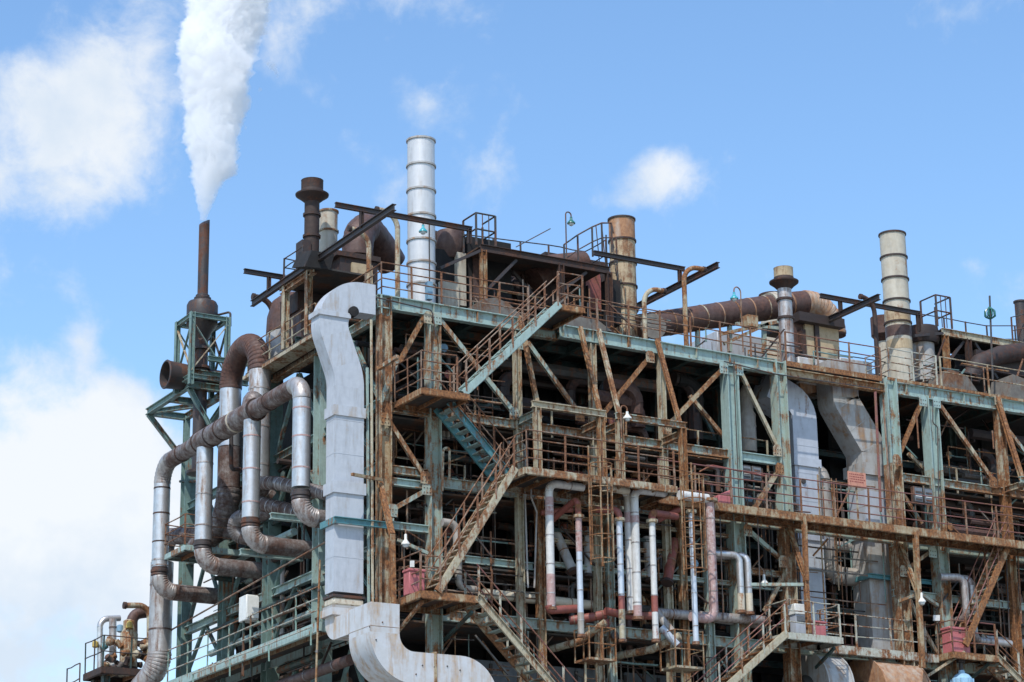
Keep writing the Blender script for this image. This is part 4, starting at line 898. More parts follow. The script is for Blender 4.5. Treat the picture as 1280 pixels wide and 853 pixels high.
# lamps on the roof
goose_lamp('green shaded lamp on a tall black gooseneck above the centre roof', A(708.5, 335, Y=3.2), A(708.5, 265, Y=3.2).z-A(708.5, 335, Y=3.2).z, .22, 'enamel_green', 'rail_dark', (1, 0, -.0))
goose_lamp('small blue green lamp hooked off the side of the white stack', A(537, 372, Y=1.2), A(537, 277, Y=1.2).z-A(537, 372, Y=1.2).z, .26, 'enamel_teal', 'rail_dark', (-1, -.2, 0))
goose_lamp('pale turquoise lamp on a rusty hook above the big brown duct', A(929, 440, Y=.6), A(929, 361, Y=.6).z-A(929, 440, Y=.6).z, .33, 'enamel_teal', 'rail', (-1, -.2, 0))
solo('signal_box', 'bright blue upright box strapped at the foot of the white stack', 'box', bx(535, 352, 541, 374, .3, .2), M['blue'])
t = thing('mast', 'dark mast with a green cage head at the far right of the roof', 'mast', A(1241, 470, Y=1.5))
MB().tube([A(1241, 475, Y=1.5), A(1237, 370, Y=1.5)], .04, 6).obj('pole', M['rail_dark'], t)
e = A(1237.5, 393, Y=1.5); m = MB()
for k in range(10): m.tube([e+V((.01*math.cos(k*.63), .01*math.sin(k*.63), .28)), e+V((.19*math.cos(k*.63), .19*math.sin(k*.63), .12)), e+V((.2*math.cos(k*.63), .2*math.sin(k*.63), -.08)), e+V((.03*math.cos(k*.63), .03*math.sin(k*.63), -.18))], .025, 4)
m.obj('cage_head', M['enamel_green'], t)
# big brown duct
rk = 16*mpp(A(900, 395, Y=4))
pa, pb = A(815, 406, Y=4), A(985, 381, Y=4)
pts = [A(800, 409, Y=4), pb, A(1040, 376, Y=4), A(1042, 420, Y=4)]
t = pipe('brown_duct', 'big brown round duct with pale streaked bands climbing right to a ribbed bend', 'duct', pts, rk, M['brown_duct'], M['rust_duct'], 1.15, ribbed=True, n=12, seg=24)
L_ = (pb-pts[0]).length
for i in range(9):
    torus_band(m := MB(), pts[0].lerp(pb, (i+.8)/9.4), (pb-pts[0]).normalized(), rk, .05, 24, .012); m.obj('band', M['rust_pale' if i % 2 else 'rust_duct'], t)
b = A(966, 382, Y=4); torus_band(m := MB(), b, (pb-pts[0]).normalized(), rk, .28, 24, .03); m.obj('flange', M['chim_cream'], t)
MB().lathe(A(816, 409, Y=3.5), [(.02, -.02), (rk*1.0, 0), (rk*1.0, .12), (.02, .14)], 24, (-.3, -1, 0)).obj('access_cover', M['grey_plate'], t)
for x in (872, 912, 955): MB().bar(A(x, 440, Y=4), A(x, 408, Y=4), .14, .14).obj('support', M['teal_worn'], t)
for a, b in (((905, 430), (960, 405)), ((920, 405), (985, 412)), ((900, 418), (985, 400))): MB().bar(A(*a, Y=3.4), A(*b, Y=3.4), .1, .12).obj('support', M['teal_worn'], t)
t = thing('boxed_flue', 'tall rusty boxed flue with a spread top under the end of the brown duct', 'flue', A(1030, 448, Y=2.6))
bx(1008, 404, 1050, 448, 2.8, 1.6).obj('flue_box', M['chim_tan'], t); bx(1000, 394, 1056, 405, 2.5, 2.2).obj('spread_top', M['dark_brown'], t); bx(1003, 412, 1009, 450, 2.7, .3).obj('corner_post', M['rust_dark'], t); bx(1021, 406, 1026, 448, 2.7, .1).obj('corner_post', M['dark_brown'], t)
MB().poly([A(985, 402, Y=2.9), A(1010, 396, Y=2.9), A(1010, 452, Y=2.9), A(985, 448, Y=2.9)], (0, .5, 0)).obj('side_panel', M['brown_duct'], t)
stack('flat topped cream tank neck peeping over the brown duct', 966, 370, 402, 15, 6.2, M['chim_cream'], (), ringmat=M['dark_brown'], name='tank_neck')
solo('instrument_box', 'small rusty box with a pale lid on the railing before the brown duct', 'box', bx(935, 394, 948, 408, .2, .3), M['rust'])
for (x0, y0, x1, y1, Y, d, m), lab in (((898, 418, 960, 452, 5.5, 2, 'white_duct'), 'pale tank side glimpsed under the brown duct'), ((1000, 450, 1052, 482, 1.4, 2, 'white_stain'), 'white sheeted casing behind the dull red railing'), ((1052, 450, 1092, 482, 1.7, 2, 'grey_duct'), 'grey sheeted casing left of the right hand cream stack')):
    m_ = bx(x0, y0, x1, y1, Y, d); solo('sheeted_casing', lab, 'casing', m_, M[m], bevel=.03)
# right roof group
t = thing('hopper', 'dark round drum on a stem left of the right hand cream stack', 'hopper', A(1103, 470, Y=4.4))
b, h, r = cylspec(1104, 398, 420, 15, 4.4); MB().lathe(b, [(r*.4, -.3), (r, 0), (r, h), (.02, h+.03)], 24).obj('drum', M['brown_duct'], t); MB().lathe(b-V((0, 0, 2)), [(r*.5, 0), (r*.5, 1.8)], 18).obj('stem', M['chim_cream'], t)
t = thing('round_casing', 'grey round casing with a dark top behind the right hand cream stack', 'casing', A(1152, 470, Y=3.6))
b, h, r = cylspec(1156, 412, 478, 15, 3.6); MB().lathe(b, [(r, 0), (r, h*.75)], 22).obj('shell', M['grey_duct'], t); MB().lathe(b, [(r*1.3, h*.7), (r*1.5, h*.78), (r*1.4, h), (.02, h*1.04)], 22).obj('dark_top', M['dark_brown'], t); bx(1160, 415, 1182, 480, 3.9, 1.2).obj('dark_flank', M['casing'], t)
zu2 = A(1180, 411, Y=3).z; xa2 = A(1178, 410, Y=3).x
t = thing('upper_walkway', 'rusty upper walkway at the right end of the roof', 'walkway', (27, 3, ZR))
MB().box((xa2, 3.05, zu2-.05), (33, 4.6, zu2)).obj('deck_plate', M['deck'], t)
for y in (3.0, 4.65): MB().hsec((xa2-.05, y, zu2-.14), (33, y, zu2-.14), .14, .28, .02).obj('beam', M['rust_dark' if y > 3 else 'rust_pale'], t)
for x, m in ((xa2+.1, 'rust'), (xa2+1.2, 'rust_dark'), (29.4, 'rust_dark'), (32, 'rust_dark')): MB().hsec((x, 3, ZR-.05), (x, 3, zu2-.25), .2, .2, .025, XV).obj('post', M[m], t)
for a, b in (((xa2+.3, 3.1, zu2-1.2), (xa2+1.1, 3.1, zu2-.3)), ((xa2+1.6, 3.1, zu2-.3), (xa2+2.6, 3.1, zu2-1.6)), ((xa2, 3, zu2-.2), (xa2-1.4, 3, zu2-.5))): MB().bar(a, b, .1, .1).obj('brace', M['black'], t)
for z in (zu2-.9, zu2-1.3, zu2-1.7): MB().bar((xa2+1.3, 4.9, z), (33, 4.9, z), .1, .12).obj('beam', M['black'], t)
railing('black railing along the back of the right hand upper walkway', [(xa2+.4, 4.6, zu2), (xa2+3.6, 4.6, zu2), (33, 4.6, zu2+.6)], 'rail_dark', step=1.25, levels=(.55, 1.1))
railing('lower black railing seen through below the right hand upper walkway', [(xa2+1.4, 5.2, zu2-1.6), (33, 5.2, zu2-1.6)], 'rail_dark', step=.9, levels=(.4, .75, 1.1))
railing('black railing climbing right at the far end of the roof', [(28.6, 3.1, zu2-.1), (31.5, 3.1, zu2+.9)], 'rail_dark', step=1.1, levels=(.55, 1.1))
t = thing('roof_furnace', 'large dark furnace head with a hooped crown at the right edge', 'furnace', A(1240, 470, Y=2.6))
bx(1195, 452, 1300, 474, 3.4, 2.4).obj('casing', M['casing'], t)
m = MB(); pth = [A(1212, 466, Y=2.8), A(1224, 446, Y=2.8), A(1250, 436, Y=2.8), A(1280, 432, Y=2.8), A(1310, 432, Y=2.8)]; m.tube([v-V((0, 0, .25)) for v in pth], .36, 18).obj('breeching', M['dark_brown'], t)
bx(1222, 444, 1300, 468, 3.0, 1.2).obj('casing', M['dark_brown'], t)
for (a, b_, c, d), lab in (((1184, 462, 1222, 486), 'sloping grey roof plate at the right end of the roof'), ((1262, 468, 1300, 500), 'sloping grey roof plate at the right edge of the picture')):
    m = MB(); m.poly([A(a, d, Y=.8), A(c, d+3, Y=.8), A((a+c)/2+6, b_+8, Y=.8), A(a+4, b_, Y=.8)], (0, 1.2, 0)); solo('roof_hood', lab, 'hood', m, M['grey_plate'])
stack('dark pipe end at the right edge of the picture', 1283, 379, 480, 7, 3.5, M['black'], (), ringmat=M['black'], name='vent_pipe')
# ------------------------------------------------------------------ stairs, landings and walkways on the front
RS = M['rust']
deck_platform('rusty landing hung in front of the corner bay at the second level', (.3, -1.95), (1.95, -.1, Z2), RS, th=.22)
railing('rusty four rail guard round the second level landing', [(.32, -.15, Z2), (.32, -1.9, Z2), (1.55, -1.9, Z2)], 'rail', h=1.15, step=.85, levels=(.3, .58, .86, 1.15))
a = A(580, 489, Y=-1.9); b = A(697, 381, Y=-1.75); b.y = -1.9
stair('teal stairs climbing from the second level landing to the roof', (a.x, -1.9, Z2), (b.x, -1.9, ZR-.02), (0, .8, 0), M['teal'], M['teal'], 'rail', 16)
deck_platform('small rusty landing at the head of the roof stairs', (b.x, -1.85), (b.x+.95, .2, ZR), RS, th=.2)
railing('rusty guard on the landing at the head of the roof stairs', [(b.x, -1.8, ZR), (b.x+.9, -1.8, ZR), (b.x+.9, 0, ZR)], 'rail', step=.9, h=1.1)
a = A(561, 501, Y=-1.05); b = A(638, 596, Y=-1.05)
stair('bright teal stairs dropping from the second level landing to the front walkway', (b.x, -1.05, Z3), (a.x, -1.05, Z2-.05), (0, .8, 0), M['teal_bright'], M['teal'], 'rail', 11)
W1x0 = A(657, 583, Z=Z3).x
deck_platform('rusty edged front walkway of the centre bays at the third level', (W1x0, -2.42), (9.15, -.2, Z3), M['rust_pale'], th=.24)
railing('rusty four rail guard along the front of the centre walkway', [(W1x0+.1, -.9, Z3), (W1x0+.1, -2.38, Z3), (9.1, -2.38, Z3)], 'rail', step=1.3, levels=(.3, .58, .86, 1.15), h=1.15)
deck_platform('long orange rusted walkway running right at the third level', (9.2, -1.2), (26.3, -.2, Z3), RS, th=.28)
railing('dull red and rust railing along the long right walkway', [(9.3, -1.16, Z3), (26.2, -1.16, Z3)], 'rail_red', step=1.45, levels=(.3, .58, .86, 1.15), h=1.15, postmat='rail')
railing('inner rusty railing of the centre walkway in front of the valves', [(W1x0+.5, -.4, Z3), (12.6, -.4, Z3)], 'rail', step=1.6, levels=(.5, 1.0), h=1.0)
a = A(648, 590, Y=-2.35); c = A(545, 750, Y=-2.05)
stair('ochre rusty stairs between the centre walkway and the lower left landing', (c.x, -2.2, Z4), (a.x, -2.2, Z3-.02), (0, .85, 0), M['rust_pale'], M['rust_pale'], 'rail', 18)
deck_platform('orange rusted lower landing at the left corner', (.12, -2.15), (2.05, -.1, Z4), RS, th=.24)
railing('rusty guard round the left lower landing', [(.15, -.1, Z4), (.15, -2.1, Z4)], 'rail', step=1.0, levels=(.3, .58, .86, 1.15), h=1.15)
railing('pale rusty guard along the front of the left lower landing', [(.15, -2.1, Z4), (1.0, -2.1, Z4)], 'rail', step=.8, levels=(.38, .74, 1.1)); railing('thin rail behind the red chest on the left lower landing', [(.4, -.25, Z4), (3.6, -.25, Z4)], 'rail', step=1.6, levels=(.55, 1.1))
c = A(597, 760, Y=-2.1); d_ = A(693, 860, Y=-2.1)
h_ = V((2.05, -2.1, Z4-.02)); d_ = h_+(V((d_.x, -2.1, d_.z))-h_)*((h_.z-12.05)/(h_.z-d_.z))
stair('green rusty stairs going down right from the left lower landing', (d_.x, -2.1, d_.z), (2.05, -2.1, Z4-.02), (0, .85, 0), M['rust_pale'], M['teal_worn'], 'rail_white', 19, railmat='rail_red', postn=6)
# right landings
deck_platform('white edged landing at the head of the middle lower stairs', (13.95, -1.43), (16.15, -.1, Z4), M['rail_white'], th=.24)
railing('pale guard round the landing of the middle lower stairs', [(14.0, -.2, Z4), (14.0, -1.38, Z4), (16.1, -1.38, Z4), (16.1, -.2, Z4)], 'rail_white', step=.95, railmat='rail_white')
c = A(908, 860, Y=-1.4)
h_ = V((13.95, -1.4, Z4-.02)); c = h_+(V((c.x, -1.4, c.z))-h_)*((h_.z-12.05)/(h_.z-c.z))
stair('pale green stairs with red rails going down left from the middle landing', (c.x, -1.4, c.z), (13.95, -1.4, Z4-.02), (0, .85, 0), M['rust_pale'], M['rust'], 'rail_white', 19, railmat='rail_red', postn=6)
deck_platform('pale edged walkway between the two right landings', (16.2, -.25), (21.1, 1.3, Z4), M['rail_white'], th=.3)
railing('white posted railing with red back rails between the right landings', [(16.2, -.2, Z4), (20.6, -.2, Z4)], 'rail_white', step=1.35)
railing('red inner railing behind the white posted one', [(16.2, 1.2, Z4), (20.9, 1.2, Z4)], 'rail_red', step=1.1)
deck_platform('orange red landing below the far right stairs', (21.15, -.98), (23.15, .6, Z4), RS, th=.24)
railing('dark red guard round the far right landing', [(21.2, .6, Z4), (21.2, -.93, Z4), (23.1, -.93, Z4)], 'rail_red', step=1.0, postmat='rail')
a = A(1270, 668, Y=-1.1); c = A(1206, 792, Y=-.95)
stair('rusty stairs between the long walkway and the far right landing', (21.75, -.95, Z4+.25), (a.x-.15, -.95, Z3), (0, .7, 0), M['rust'], M['rust_pale'], 'rail', 17, railmat='rail_red')
c = A(1290, 866, Y=-.9)
h_ = V((23.1, -.9, Z4-.02)); c = h_+(V((c.x, -.9, c.z))-h_)*((h_.z-12.05)/(h_.z-c.z))
stair('pale stairs going down right from the far right landing', (c.x, -.9, c.z), (23.1, -.9, Z4-.02), (0, .7, 0), M['rust_pale'], M['teal_worn'], 'rail_white', 19, railmat='rail', postn=6)
# landing struts
for nm, pts in (('left', ((528, 752, -1.9), (497, 790, -.4))), ('leftb', ((590, 765, -1.9), (556, 800, -.1))), ('right', ((1206, 815, -.9), (1160, 845, -.1))), ('rightb', ((1245, 822, -.9), (1215, 848, -.1))), ('mid', ((1043, 810, -1.3), (1020, 835, -.1)))):
    (x0, y0, Ya), (x1, y1, Yb) = pts
    solo('landing_strut', {'left': 'pale rusty strut under the left corner of the lower landing', 'leftb': 'dark strut under the right end of the lower left landing', 'right': 'pale rusty strut under the left corner of the far right landing', 'rightb': 'dark strut under the far right landing', 'mid': 'dark strut under the middle landing'}[nm], 'strut', MB().bar(A(x0, y0, Y=Ya), A(x1, y1, Y=Yb), .09, .09), M['rust_pale' if nm in ('left', 'right') else 'teal_dark'])
# chests in red
def chest(label, x0, y0, x1, y1, Y, d, base=Z4, lean=False):
    a = A(x0, y1, Y=Y); b = A(x1, y1, Y=Y); h = A(x0, y0, Y=Y).z-a.z
    t = thing('hose_box', label, 'box', ((a.x+b.x)/2, Y+d/2, base)); z0 = base+.01
    if lean: MB().poly([(a.x, Y, z0), (b.x, Y, z0), (b.x, Y, z0+h), (a.x, Y, z0+h*.55)], (0, d, 0)).obj('case', M['red_box'], t, .015)
    else:
        cs_ = MB().box((a.x, Y, z0), (b.x, Y+d, z0+h*.9)).obj('case', M['red_box'], t, .015)
        MB().box((a.x-.03, Y-.03, z0+h*.9), (b.x+.03, Y+d+.03, z0+h)).obj('lid', M['red_box'], t, .015)
        MB().box(((a.x+b.x)/2-.05, Y-.02, z0+h*.78), ((a.x+b.x)/2+.05, Y, z0+h*.88)).obj('latch', M['rail_dark'], cs_)
chest('tall pink red box standing on the left lower landing', 512, 716, 531, 748, -1.5, .4)
chest('slant topped red box on the long walkway beside a teal column', 899, 611, 917, 633, -.9, .45, Z3, True)
chest('squat red box on the middle landing behind the white rails', 1013, 773, 1033, 795, -.85, .4)
chest('tall pink red box on the far right landing beside the stairs', 1189, 779, 1213, 811, -.8, .45)
# caged ladders and baskets under the walkway
for (x, y0, y1, Y), lab in (((736, 592, 706, -2.5), 'rusty caged ladder under the centre walkway beside the pink pipe'), ((851, 604, 718, -2.2), 'rusty caged ladder under the right end of the centre walkway')):
    tp = A(x, y0, Y=Y); bt = A(x, y1, Y=Y); bt.x = tp.x
    caged_ladder(lab, bt, V((bt.x, Y, Z3+.9)), (.42, 0, 0), M['rust'], .1)
for (x0, y0, x1, y1, Y), lab in (((737, 783, 770, 824, -1.9), 'hanging ladder basket with pale floor, left of two at the bottom'), ((845, 787, 880, 834, -1.6), 'hanging ladder basket with rusty floor, right of two at the bottom')):
    a = A(x0, y1, Y=Y); b = A(x1, y1, Y=Y); h = A(x0, y0, Y=Y).z-a.z
    t = thing('ladder_basket', lab, 'basket', ((a.x+b.x)/2, Y+.4, a.z))
    MB().box((a.x, Y, a.z), (b.x, Y+.85, a.z+.07)).obj('floor', M['rust_pale'], t)
    for p in ((a.x, Y), (b.x, Y), (a.x, Y+.85), (b.x, Y+.85), ((a.x+b.x)/2, Y), ((a.x*2+b.x)/3, Y+.85)): MB().bar((*p, a.z), (*p, a.z+h), .035, .035).obj('post', M['rust'], t)
    for z in (.5, 1):
        zz = a.z+h*z; MB().tube([(a.x, Y+.85, zz), (a.x, Y, zz), (b.x, Y, zz), (b.x, Y+.85, zz)], .02, 5).obj('rail', M['rust'], t)
    for x in (a.x+.15, a.x+.55): MB().bar((x, Y+.5, a.z), (x, Y+.5, a.z-2.2), .06, .04).obj('ladder_rail', M['rust_pale'], t)
    for i in range(7): MB().tube([(a.x+.15, Y+.5, a.z-.2-.3*i), (a.x+.55, Y+.5, a.z-.2-.3*i)], .013, 5).obj('rung', M['rust'], t)

# ------------------------------------------------------------------ pipes below the centre walkway
def vp(label, x, y0, y1, rp, Y, mat, top=None, bot=None, mid=None, name='service_pipe', bands=.9, emat=None, ends=True):
    """upright pipe; top/bot: (dx, dy, dY) metres of the run it turns into"""
    p = A(x, y0, Y=Y); q = A(x, y1, Y=Y); q.x = p.x; r = rp*mpp(p); pts = [q, p]
    t = thing(name, label, 'pipe', q)
    segs = []
    if top: pts = pts+[p+V(top)]
    if bot: pts = [q+V(bot)]+pts
    pipe('', '', '', pts, r, M[mat], M[emat or mat], 2.2*r, bands=bands, n=6, seg=14, parent=t, bandmat=M['silver_dirty'], band_w=.03)
    if mid:
        for ya, yb, m in mid:
            a = A(x, ya, Y=Y); b = A(x, yb, Y=Y); MB().tube([(p.x, Y, a.z), (p.x, Y, b.z)], r+.006, 14).obj('painted_length', M[m], t)
    if ends and not bot: MB().lathe(q-V((0, 0, .02)), [(r*.9, -.05), (r*1.35, -.04), (r*1.35, .05), (r*.9, .06)], 14).obj('flange', M['rail'], t)
    if ends and not top: MB().lathe(p, [(r*.9, -.05), (r*1.9, -.04), (r*1.9, .05), (r*.9, .06)], 14).obj('flange', M['rust_pale'], t)
    return t
vp('white pipe with faded pink top and foot, first upright under the walkway', 686, 604, 760, 5.2, -1.7, 'pipe_white', (1.25, 0, 0), None, ((622, 645, 'pipe_pink'), (718, 757, 'pipe_pink')))
vp('thin upright white below and red above, left of the caged ladder', 723, 646, 794, 3.8, -1.9, 'pipe_blue', None, None, ((648, 690, 'pipe_pink'), (766, 792, 'beige')))
vp('thin pale blue upright with a red ring, right of the caged ladder', 774, 650, 800, 3.9, -1.9, 'pipe_blue', None, None, ((745, 762, 'pipe_red'), (762, 798, 'rust_pale')))
vp('stout cream topped upright, left of the close pair', 784.5, 612, 765, 5.2, -1.6, 'pipe_white', (-.9, 0, 0), None, ((614, 640, 'beige'), (640, 654, 'pipe_pink')))
vp('stout white upright turning right under the walkway, right of the close pair', 792.5, 612, 772, 5.2, -1.8, 'pipe_white', (1.2, 0, 0), None, ((645, 654, 'pipe_pink'), (757, 770, 'pipe_pink')))
vp('thin white upright with red stripe below a red elbow', 815, 652, 800, 4, -1.9, 'pipe_white', None, None, ((745, 765, 'pipe_red'),))
vp('thin pale blue upright inside the right caged ladder', 864, 640, 803, 3.6, -1.9, 'pipe_blue', None, None)
vp('long faded pink upright pipe with white elbow right of the ladders', 887, 626, 775, 5.6, -1.3, 'pipe_pink', None, (-.9, 0, .05), None, emat='pipe_pink')
vp('left one of twin bright silver uprights bending back into the dark', 924, 694, 764, 4.4, -.6, 'silver', (-1.1, .2, 0), None, ((742, 764, 'pipe_cream'),))
vp('right one of twin bright silver uprights bending back into the dark', 934, 694, 766, 4.4, -.55, 'silver', (-1.1, 1.0, 0), None, ((742, 764, 'pipe_cream'),))
vp('left one of twin silver brown uprights beside the far right stairs', 1205, 722, 772, 4.6, -.5, 'silver_dirty', (-1.0, .1, -.05), (0, 1, 0))
vp('right one of twin silver brown uprights beside the far right stairs', 1213, 722, 800, 4.6, -.2, 'silver_dirty', (-.8, .8, -.05), (1.6, 0, 0))
vp('stubby tan upright beside the ochre stairs', 571, 655, 690, 5, -.7, 'beige', (-.5, 0, 0), (0, .8, 0)); vp('tan bent pipe foot behind the left lower landing', 573, 700, 735, 4.6, .2, 'beige', None, (.6, 0, 0))
def hp_(label, pts, rp, mat, R=None, name='service_pipe', bands=1.4, emat=None, ribbed=False, fl=()):
    P = [A(x, y, Y=Y) for x, y, Y in pts]; r = rp*mpp(P[0])
    return pipe(name, label, 'pipe', P, r, M[mat], M[emat or mat], R if R is not None else 2.4*r, bands=bands, n=7, seg=14, bandmat=M['rail'], band_w=.03, ribbed=ribbed, flanges=[(P[-1], (P[-1]-P[-2]))] if fl else ())
hp_('long tan pipe running level from the left lower landing to the first uprights', ((604, 742, .3), (748, 758, .3)), 6.3, 'pipe_cream', fl=1)
hp_('tan rusty short pipe under the walkway edge with a purple joint', ((757, 609, -1.7), (785, 614, -1.7)), 5.4, 'pipe_cream')
hp_('faded red pipe arching over from the first upright to the thin red one', ((690, 650, -.6), (722, 623, -1.9), (723, 646, -1.9)), 4, 'pipe_red', .15)
hp_('faded red level pipe joining the arch from the dark', ((676, 641, -.3), (716, 637, -.6)), 3.6, 'pipe_red')
hp_('red elbow feeding the thin pale blue upright', ((736, 637, -1.2), (773, 638, -1.9), (774, 650, -1.9)), 4.4, 'pipe_red', .18)
hp_('red bend feeding the thin white upright with red stripe', ((845, 646, -1.2), (815, 641, -1.9), (815, 652, -1.9)), 4.6, 'pipe_red', .18); hp_('second red pipe going into the dark by the right ladder', ((822, 650, -.6), (850, 636, -1.0)), 4.2, 'pipe_red')
hp_('faded pink level pipe between the striped uprights at the bottom', ((757, 764, -1.2), (786, 770, -1.2), (820, 770, -1.2)), 5.0, 'pipe_red')
hp_('long grey silver level pipe ending under the twin silver uprights', ((815, 766, -.2), (958, 776, -.2)), 6.2, 'silver_dirty', bands=1.2, fl=1)
hp_('second grey pipe just below the long silver one', ((880, 772, .1), (955, 782, .1)), 5, 'grey_duct'); hp_('pale pipe elbow dropping from the long silver pipe', ((822, 768, -.4), (840, 790, -.8)), 5, 'grey_duct'); hp_('pale pipe slanting under the silver one toward the basket', ((826, 784, -1), (848, 808, -1.2)), 4.6, 'pipe_blue', fl=1)
hp_('dirty pipe sagging out of the dark toward the left basket', ((688, 812, .6), (725, 802, -.4), (757, 778, -1.2)), 4.6, 'rust_pale', .5, bands=.35)
hp_('rusty wrapped pipe above the sagging dirty one', ((712, 776, -.4), (738, 772, -.8), (757, 768, -1.0)), 5.6, 'pipe_red', .3, bands=.22)
hp_('dirty pipe sagging out of the dark toward the right basket', ((772, 820, .6), (815, 812, -.4), (850, 795, -1.2)), 4.8, 'rust_pale', .5, bands=.4)
hp_('stubby slanting pipe with rusty end leaning behind the left ladder', ((694, 664, .4), (716, 714, -.2)), 6, 'grey_duct', fl=1); hp_('stubby grey upright pipe end behind the left caged ladder', ((735, 665, .3), (735, 720, .1)), 5, 'grey_duct', fl=1)
hp_('rusty red slanting pipe end beside the right ladder', ((843, 676, .2), (834, 728, -.3)), 6.2, 'pipe_red', fl=1); hp_('grey slanting pipe end behind the thin striped upright', ((808, 672, .3), (812, 725, .1)), 5, 'grey_duct', fl=1)
hp_('silver short pipe at the far right landing going out of the picture', ((1225, 800, .3), (1290, 806, .3)), 6.2, 'grey_duct')
hp_('brown rusty pipe behind the corner column at the left', ((545, 610, 1.0), (480, 602, 1.2)), 5, 'pipe_dark')

hp_('faded red foot pipe turning right below the first white upright', ((686, 757, -1.7), (687, 763, -1.7), (722, 761, -1.5)), 5.2, 'pipe_red', .1)

hp_('short white pipe under the walkway leading to the long faded pink upright', ((849, 619, -1.3), (886, 624, -1.3)), 6, 'pipe_white', fl=1)

deck_platform('long rusty walkway below the picture at the foot of the lower stairs', (1.5, -2.9), (29, -.2, 12.05), M['rust'], th=.26, joist=1.2)
# ------------------------------------------------------------------ the dark inside
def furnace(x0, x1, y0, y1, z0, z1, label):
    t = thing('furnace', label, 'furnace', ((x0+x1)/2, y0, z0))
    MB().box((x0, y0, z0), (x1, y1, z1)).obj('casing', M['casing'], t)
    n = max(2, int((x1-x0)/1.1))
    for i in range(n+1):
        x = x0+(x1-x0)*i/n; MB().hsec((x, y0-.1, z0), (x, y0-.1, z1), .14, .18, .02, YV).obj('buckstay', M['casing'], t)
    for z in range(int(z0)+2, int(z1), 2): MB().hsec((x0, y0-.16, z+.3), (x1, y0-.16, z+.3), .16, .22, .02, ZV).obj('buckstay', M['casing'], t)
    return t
furnace(.95, 6.6, 3.5, 13.2, 0, 25.7, 'soot and shade dark furnace casing inside the left corner of the frame')
furnace(7.0, 13.2, 3.4, 9, 0, 25.7, 'soot and shade dark furnace casing behind the centre walkway')
furnace(13.6, 19.4, 4.6, 9, 0, 25.7, 'soot and shade dark furnace casing behind the lavender grey duct')
furnace(19.8, 33, 3.6, 9, 0, 25.7, 'soot and shade dark furnace casing in the right hand bay')
for z, lab in ((Z2-.35, 'inner floor added for shade at the second level'), (Z3-.4, 'inner floor added for shade at the third level'), (Z35-.3, 'inner gallery floor added for shade halfway up'), (Z4-.4, 'inner floor added for shade at the lowest visible level'), (12.0, 'inner floor added for shade below the picture')):
    m = MB(); m.box((.25, .2, z-.06), (13.0, 3.35, z)); m.box((20, .2, z-.06), (33, 3.35, z)); m.box((.06, 3.35, z-.06), (.9, 13, z)); solo('shade_floor', lab, 'floor', m, M['deck'])  # floors added to keep light out, with a gap so the ducts stay lit
# grey sheeted wall low down
t = thing('panel_wall', 'blue grey sheeted wall low behind the lower stairs', 'wall', (8, 1.9, 0))
x = 1.6; i = 0
while x < 14.8:
    w = (1.05, .8, 1.3)[i % 3]; MB().box((x, 1.9, 0), (x+w-.02, 2.0+.02*(i % 2), 15.3-.25*(i % 3 == 1))).obj('panel', M['panel_grey'], t); 
    MB().box((x+w-.06, 1.84, 0), (x+w+.04, 1.895, 15.2)).obj('rib', M['pipe_dark'], t); x += w; i += 1
for z in (14.2, 12.6): MB().box((1.6, 1.85, z), (14.8, 1.9, z+.06)).obj('rib', M['panel_grey'], t)
# crowded pipework racks inside: pipes, cross supports and valves
def rack(label, x0, x1, y0, y1, z0, z1, nv, nh, seed, mats, rr=(.05, .13)):
    rng = random.Random(seed); t = thing('pipe_rack', label, 'pipe rack', ((x0+x1)/2, (y0+y1)/2, z0))
    for k in range(nv):
        x, y = rng.uniform(x0, x1), rng.uniform(y0, y1); a = rng.uniform(z0, z0+.5*(z1-z0)); b = rng.uniform(a+.8, z1); r = rng.uniform(*rr)
        pipe('', '', '', [(x, y, a), (x, y, min(b, z1)), (x+rng.choice((-1, 1))*rng.uniform(.4, 1.2), y, min(b, z1))], r, M[rng.choice(mats)], R=2.2*r, n=4, seg=8, parent=t)
    for k in range(nh):
        y, z = rng.uniform(y0, y1), rng.uniform(z0, z1); a = rng.uniform(x0, x0+.5*(x1-x0)); b = rng.uniform(a+.8, x1); r = rng.uniform(*rr)
        pipe('', '', '', [(a, y, z), (b, y, z), (b, y+.1, z-rng.uniform(.3, .9))], r, M[rng.choice(mats)], R=2.2*r, n=4, seg=8, parent=t)
        if rng.random() < .7: MB().bar((a+.2, y, z-.25), (a+.2, y0+3, z-.25), .06, .09).obj('support', M['rust_dark'], t)
        if rng.random() < .6:
            c = V((rng.uniform(a, b), y-.05, z)); vb_ = MB().lathe(c, [(.02, -.16), (.13, -.15), (.13, -.11), (.06, -.1), (.06, .1), (.13, .11), (.13, .15), (.02, .16)], 10, (1, 0, 0)).obj('valve_body', M[rng.choice(('pipe_dark', 'grey_duct', 'teal_dark', 'beige'))], t)
            MB().lathe(c+V((0, -.1, 0)), [(.02, 0), (.03, -.2), (.14, -.22), (.14, -.25), (.02, -.26)], 10, (0, 1, 0)).obj('handwheel', M[rng.choice(('blue', 'rust', 'pipe_red', 'rail_dark', 'rail_dark'))], vb_)
dk = ('pipe_dark', 'pipe_dark', 'dark_brown', 'casing', 'grey_plate', 'rust_dark', 'teal_dark')  # inner pipework colours kept dark to stand in for deep shade
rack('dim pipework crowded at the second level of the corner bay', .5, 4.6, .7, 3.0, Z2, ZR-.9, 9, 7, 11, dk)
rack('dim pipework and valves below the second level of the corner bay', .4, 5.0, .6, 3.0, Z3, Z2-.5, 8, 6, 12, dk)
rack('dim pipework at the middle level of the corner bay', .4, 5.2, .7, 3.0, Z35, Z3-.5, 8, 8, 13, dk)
rack('dim pipework around the left lower landing', .4, 5.3, .6, 1.7, Z4, Z35-.4, 7, 7, 14, dk)
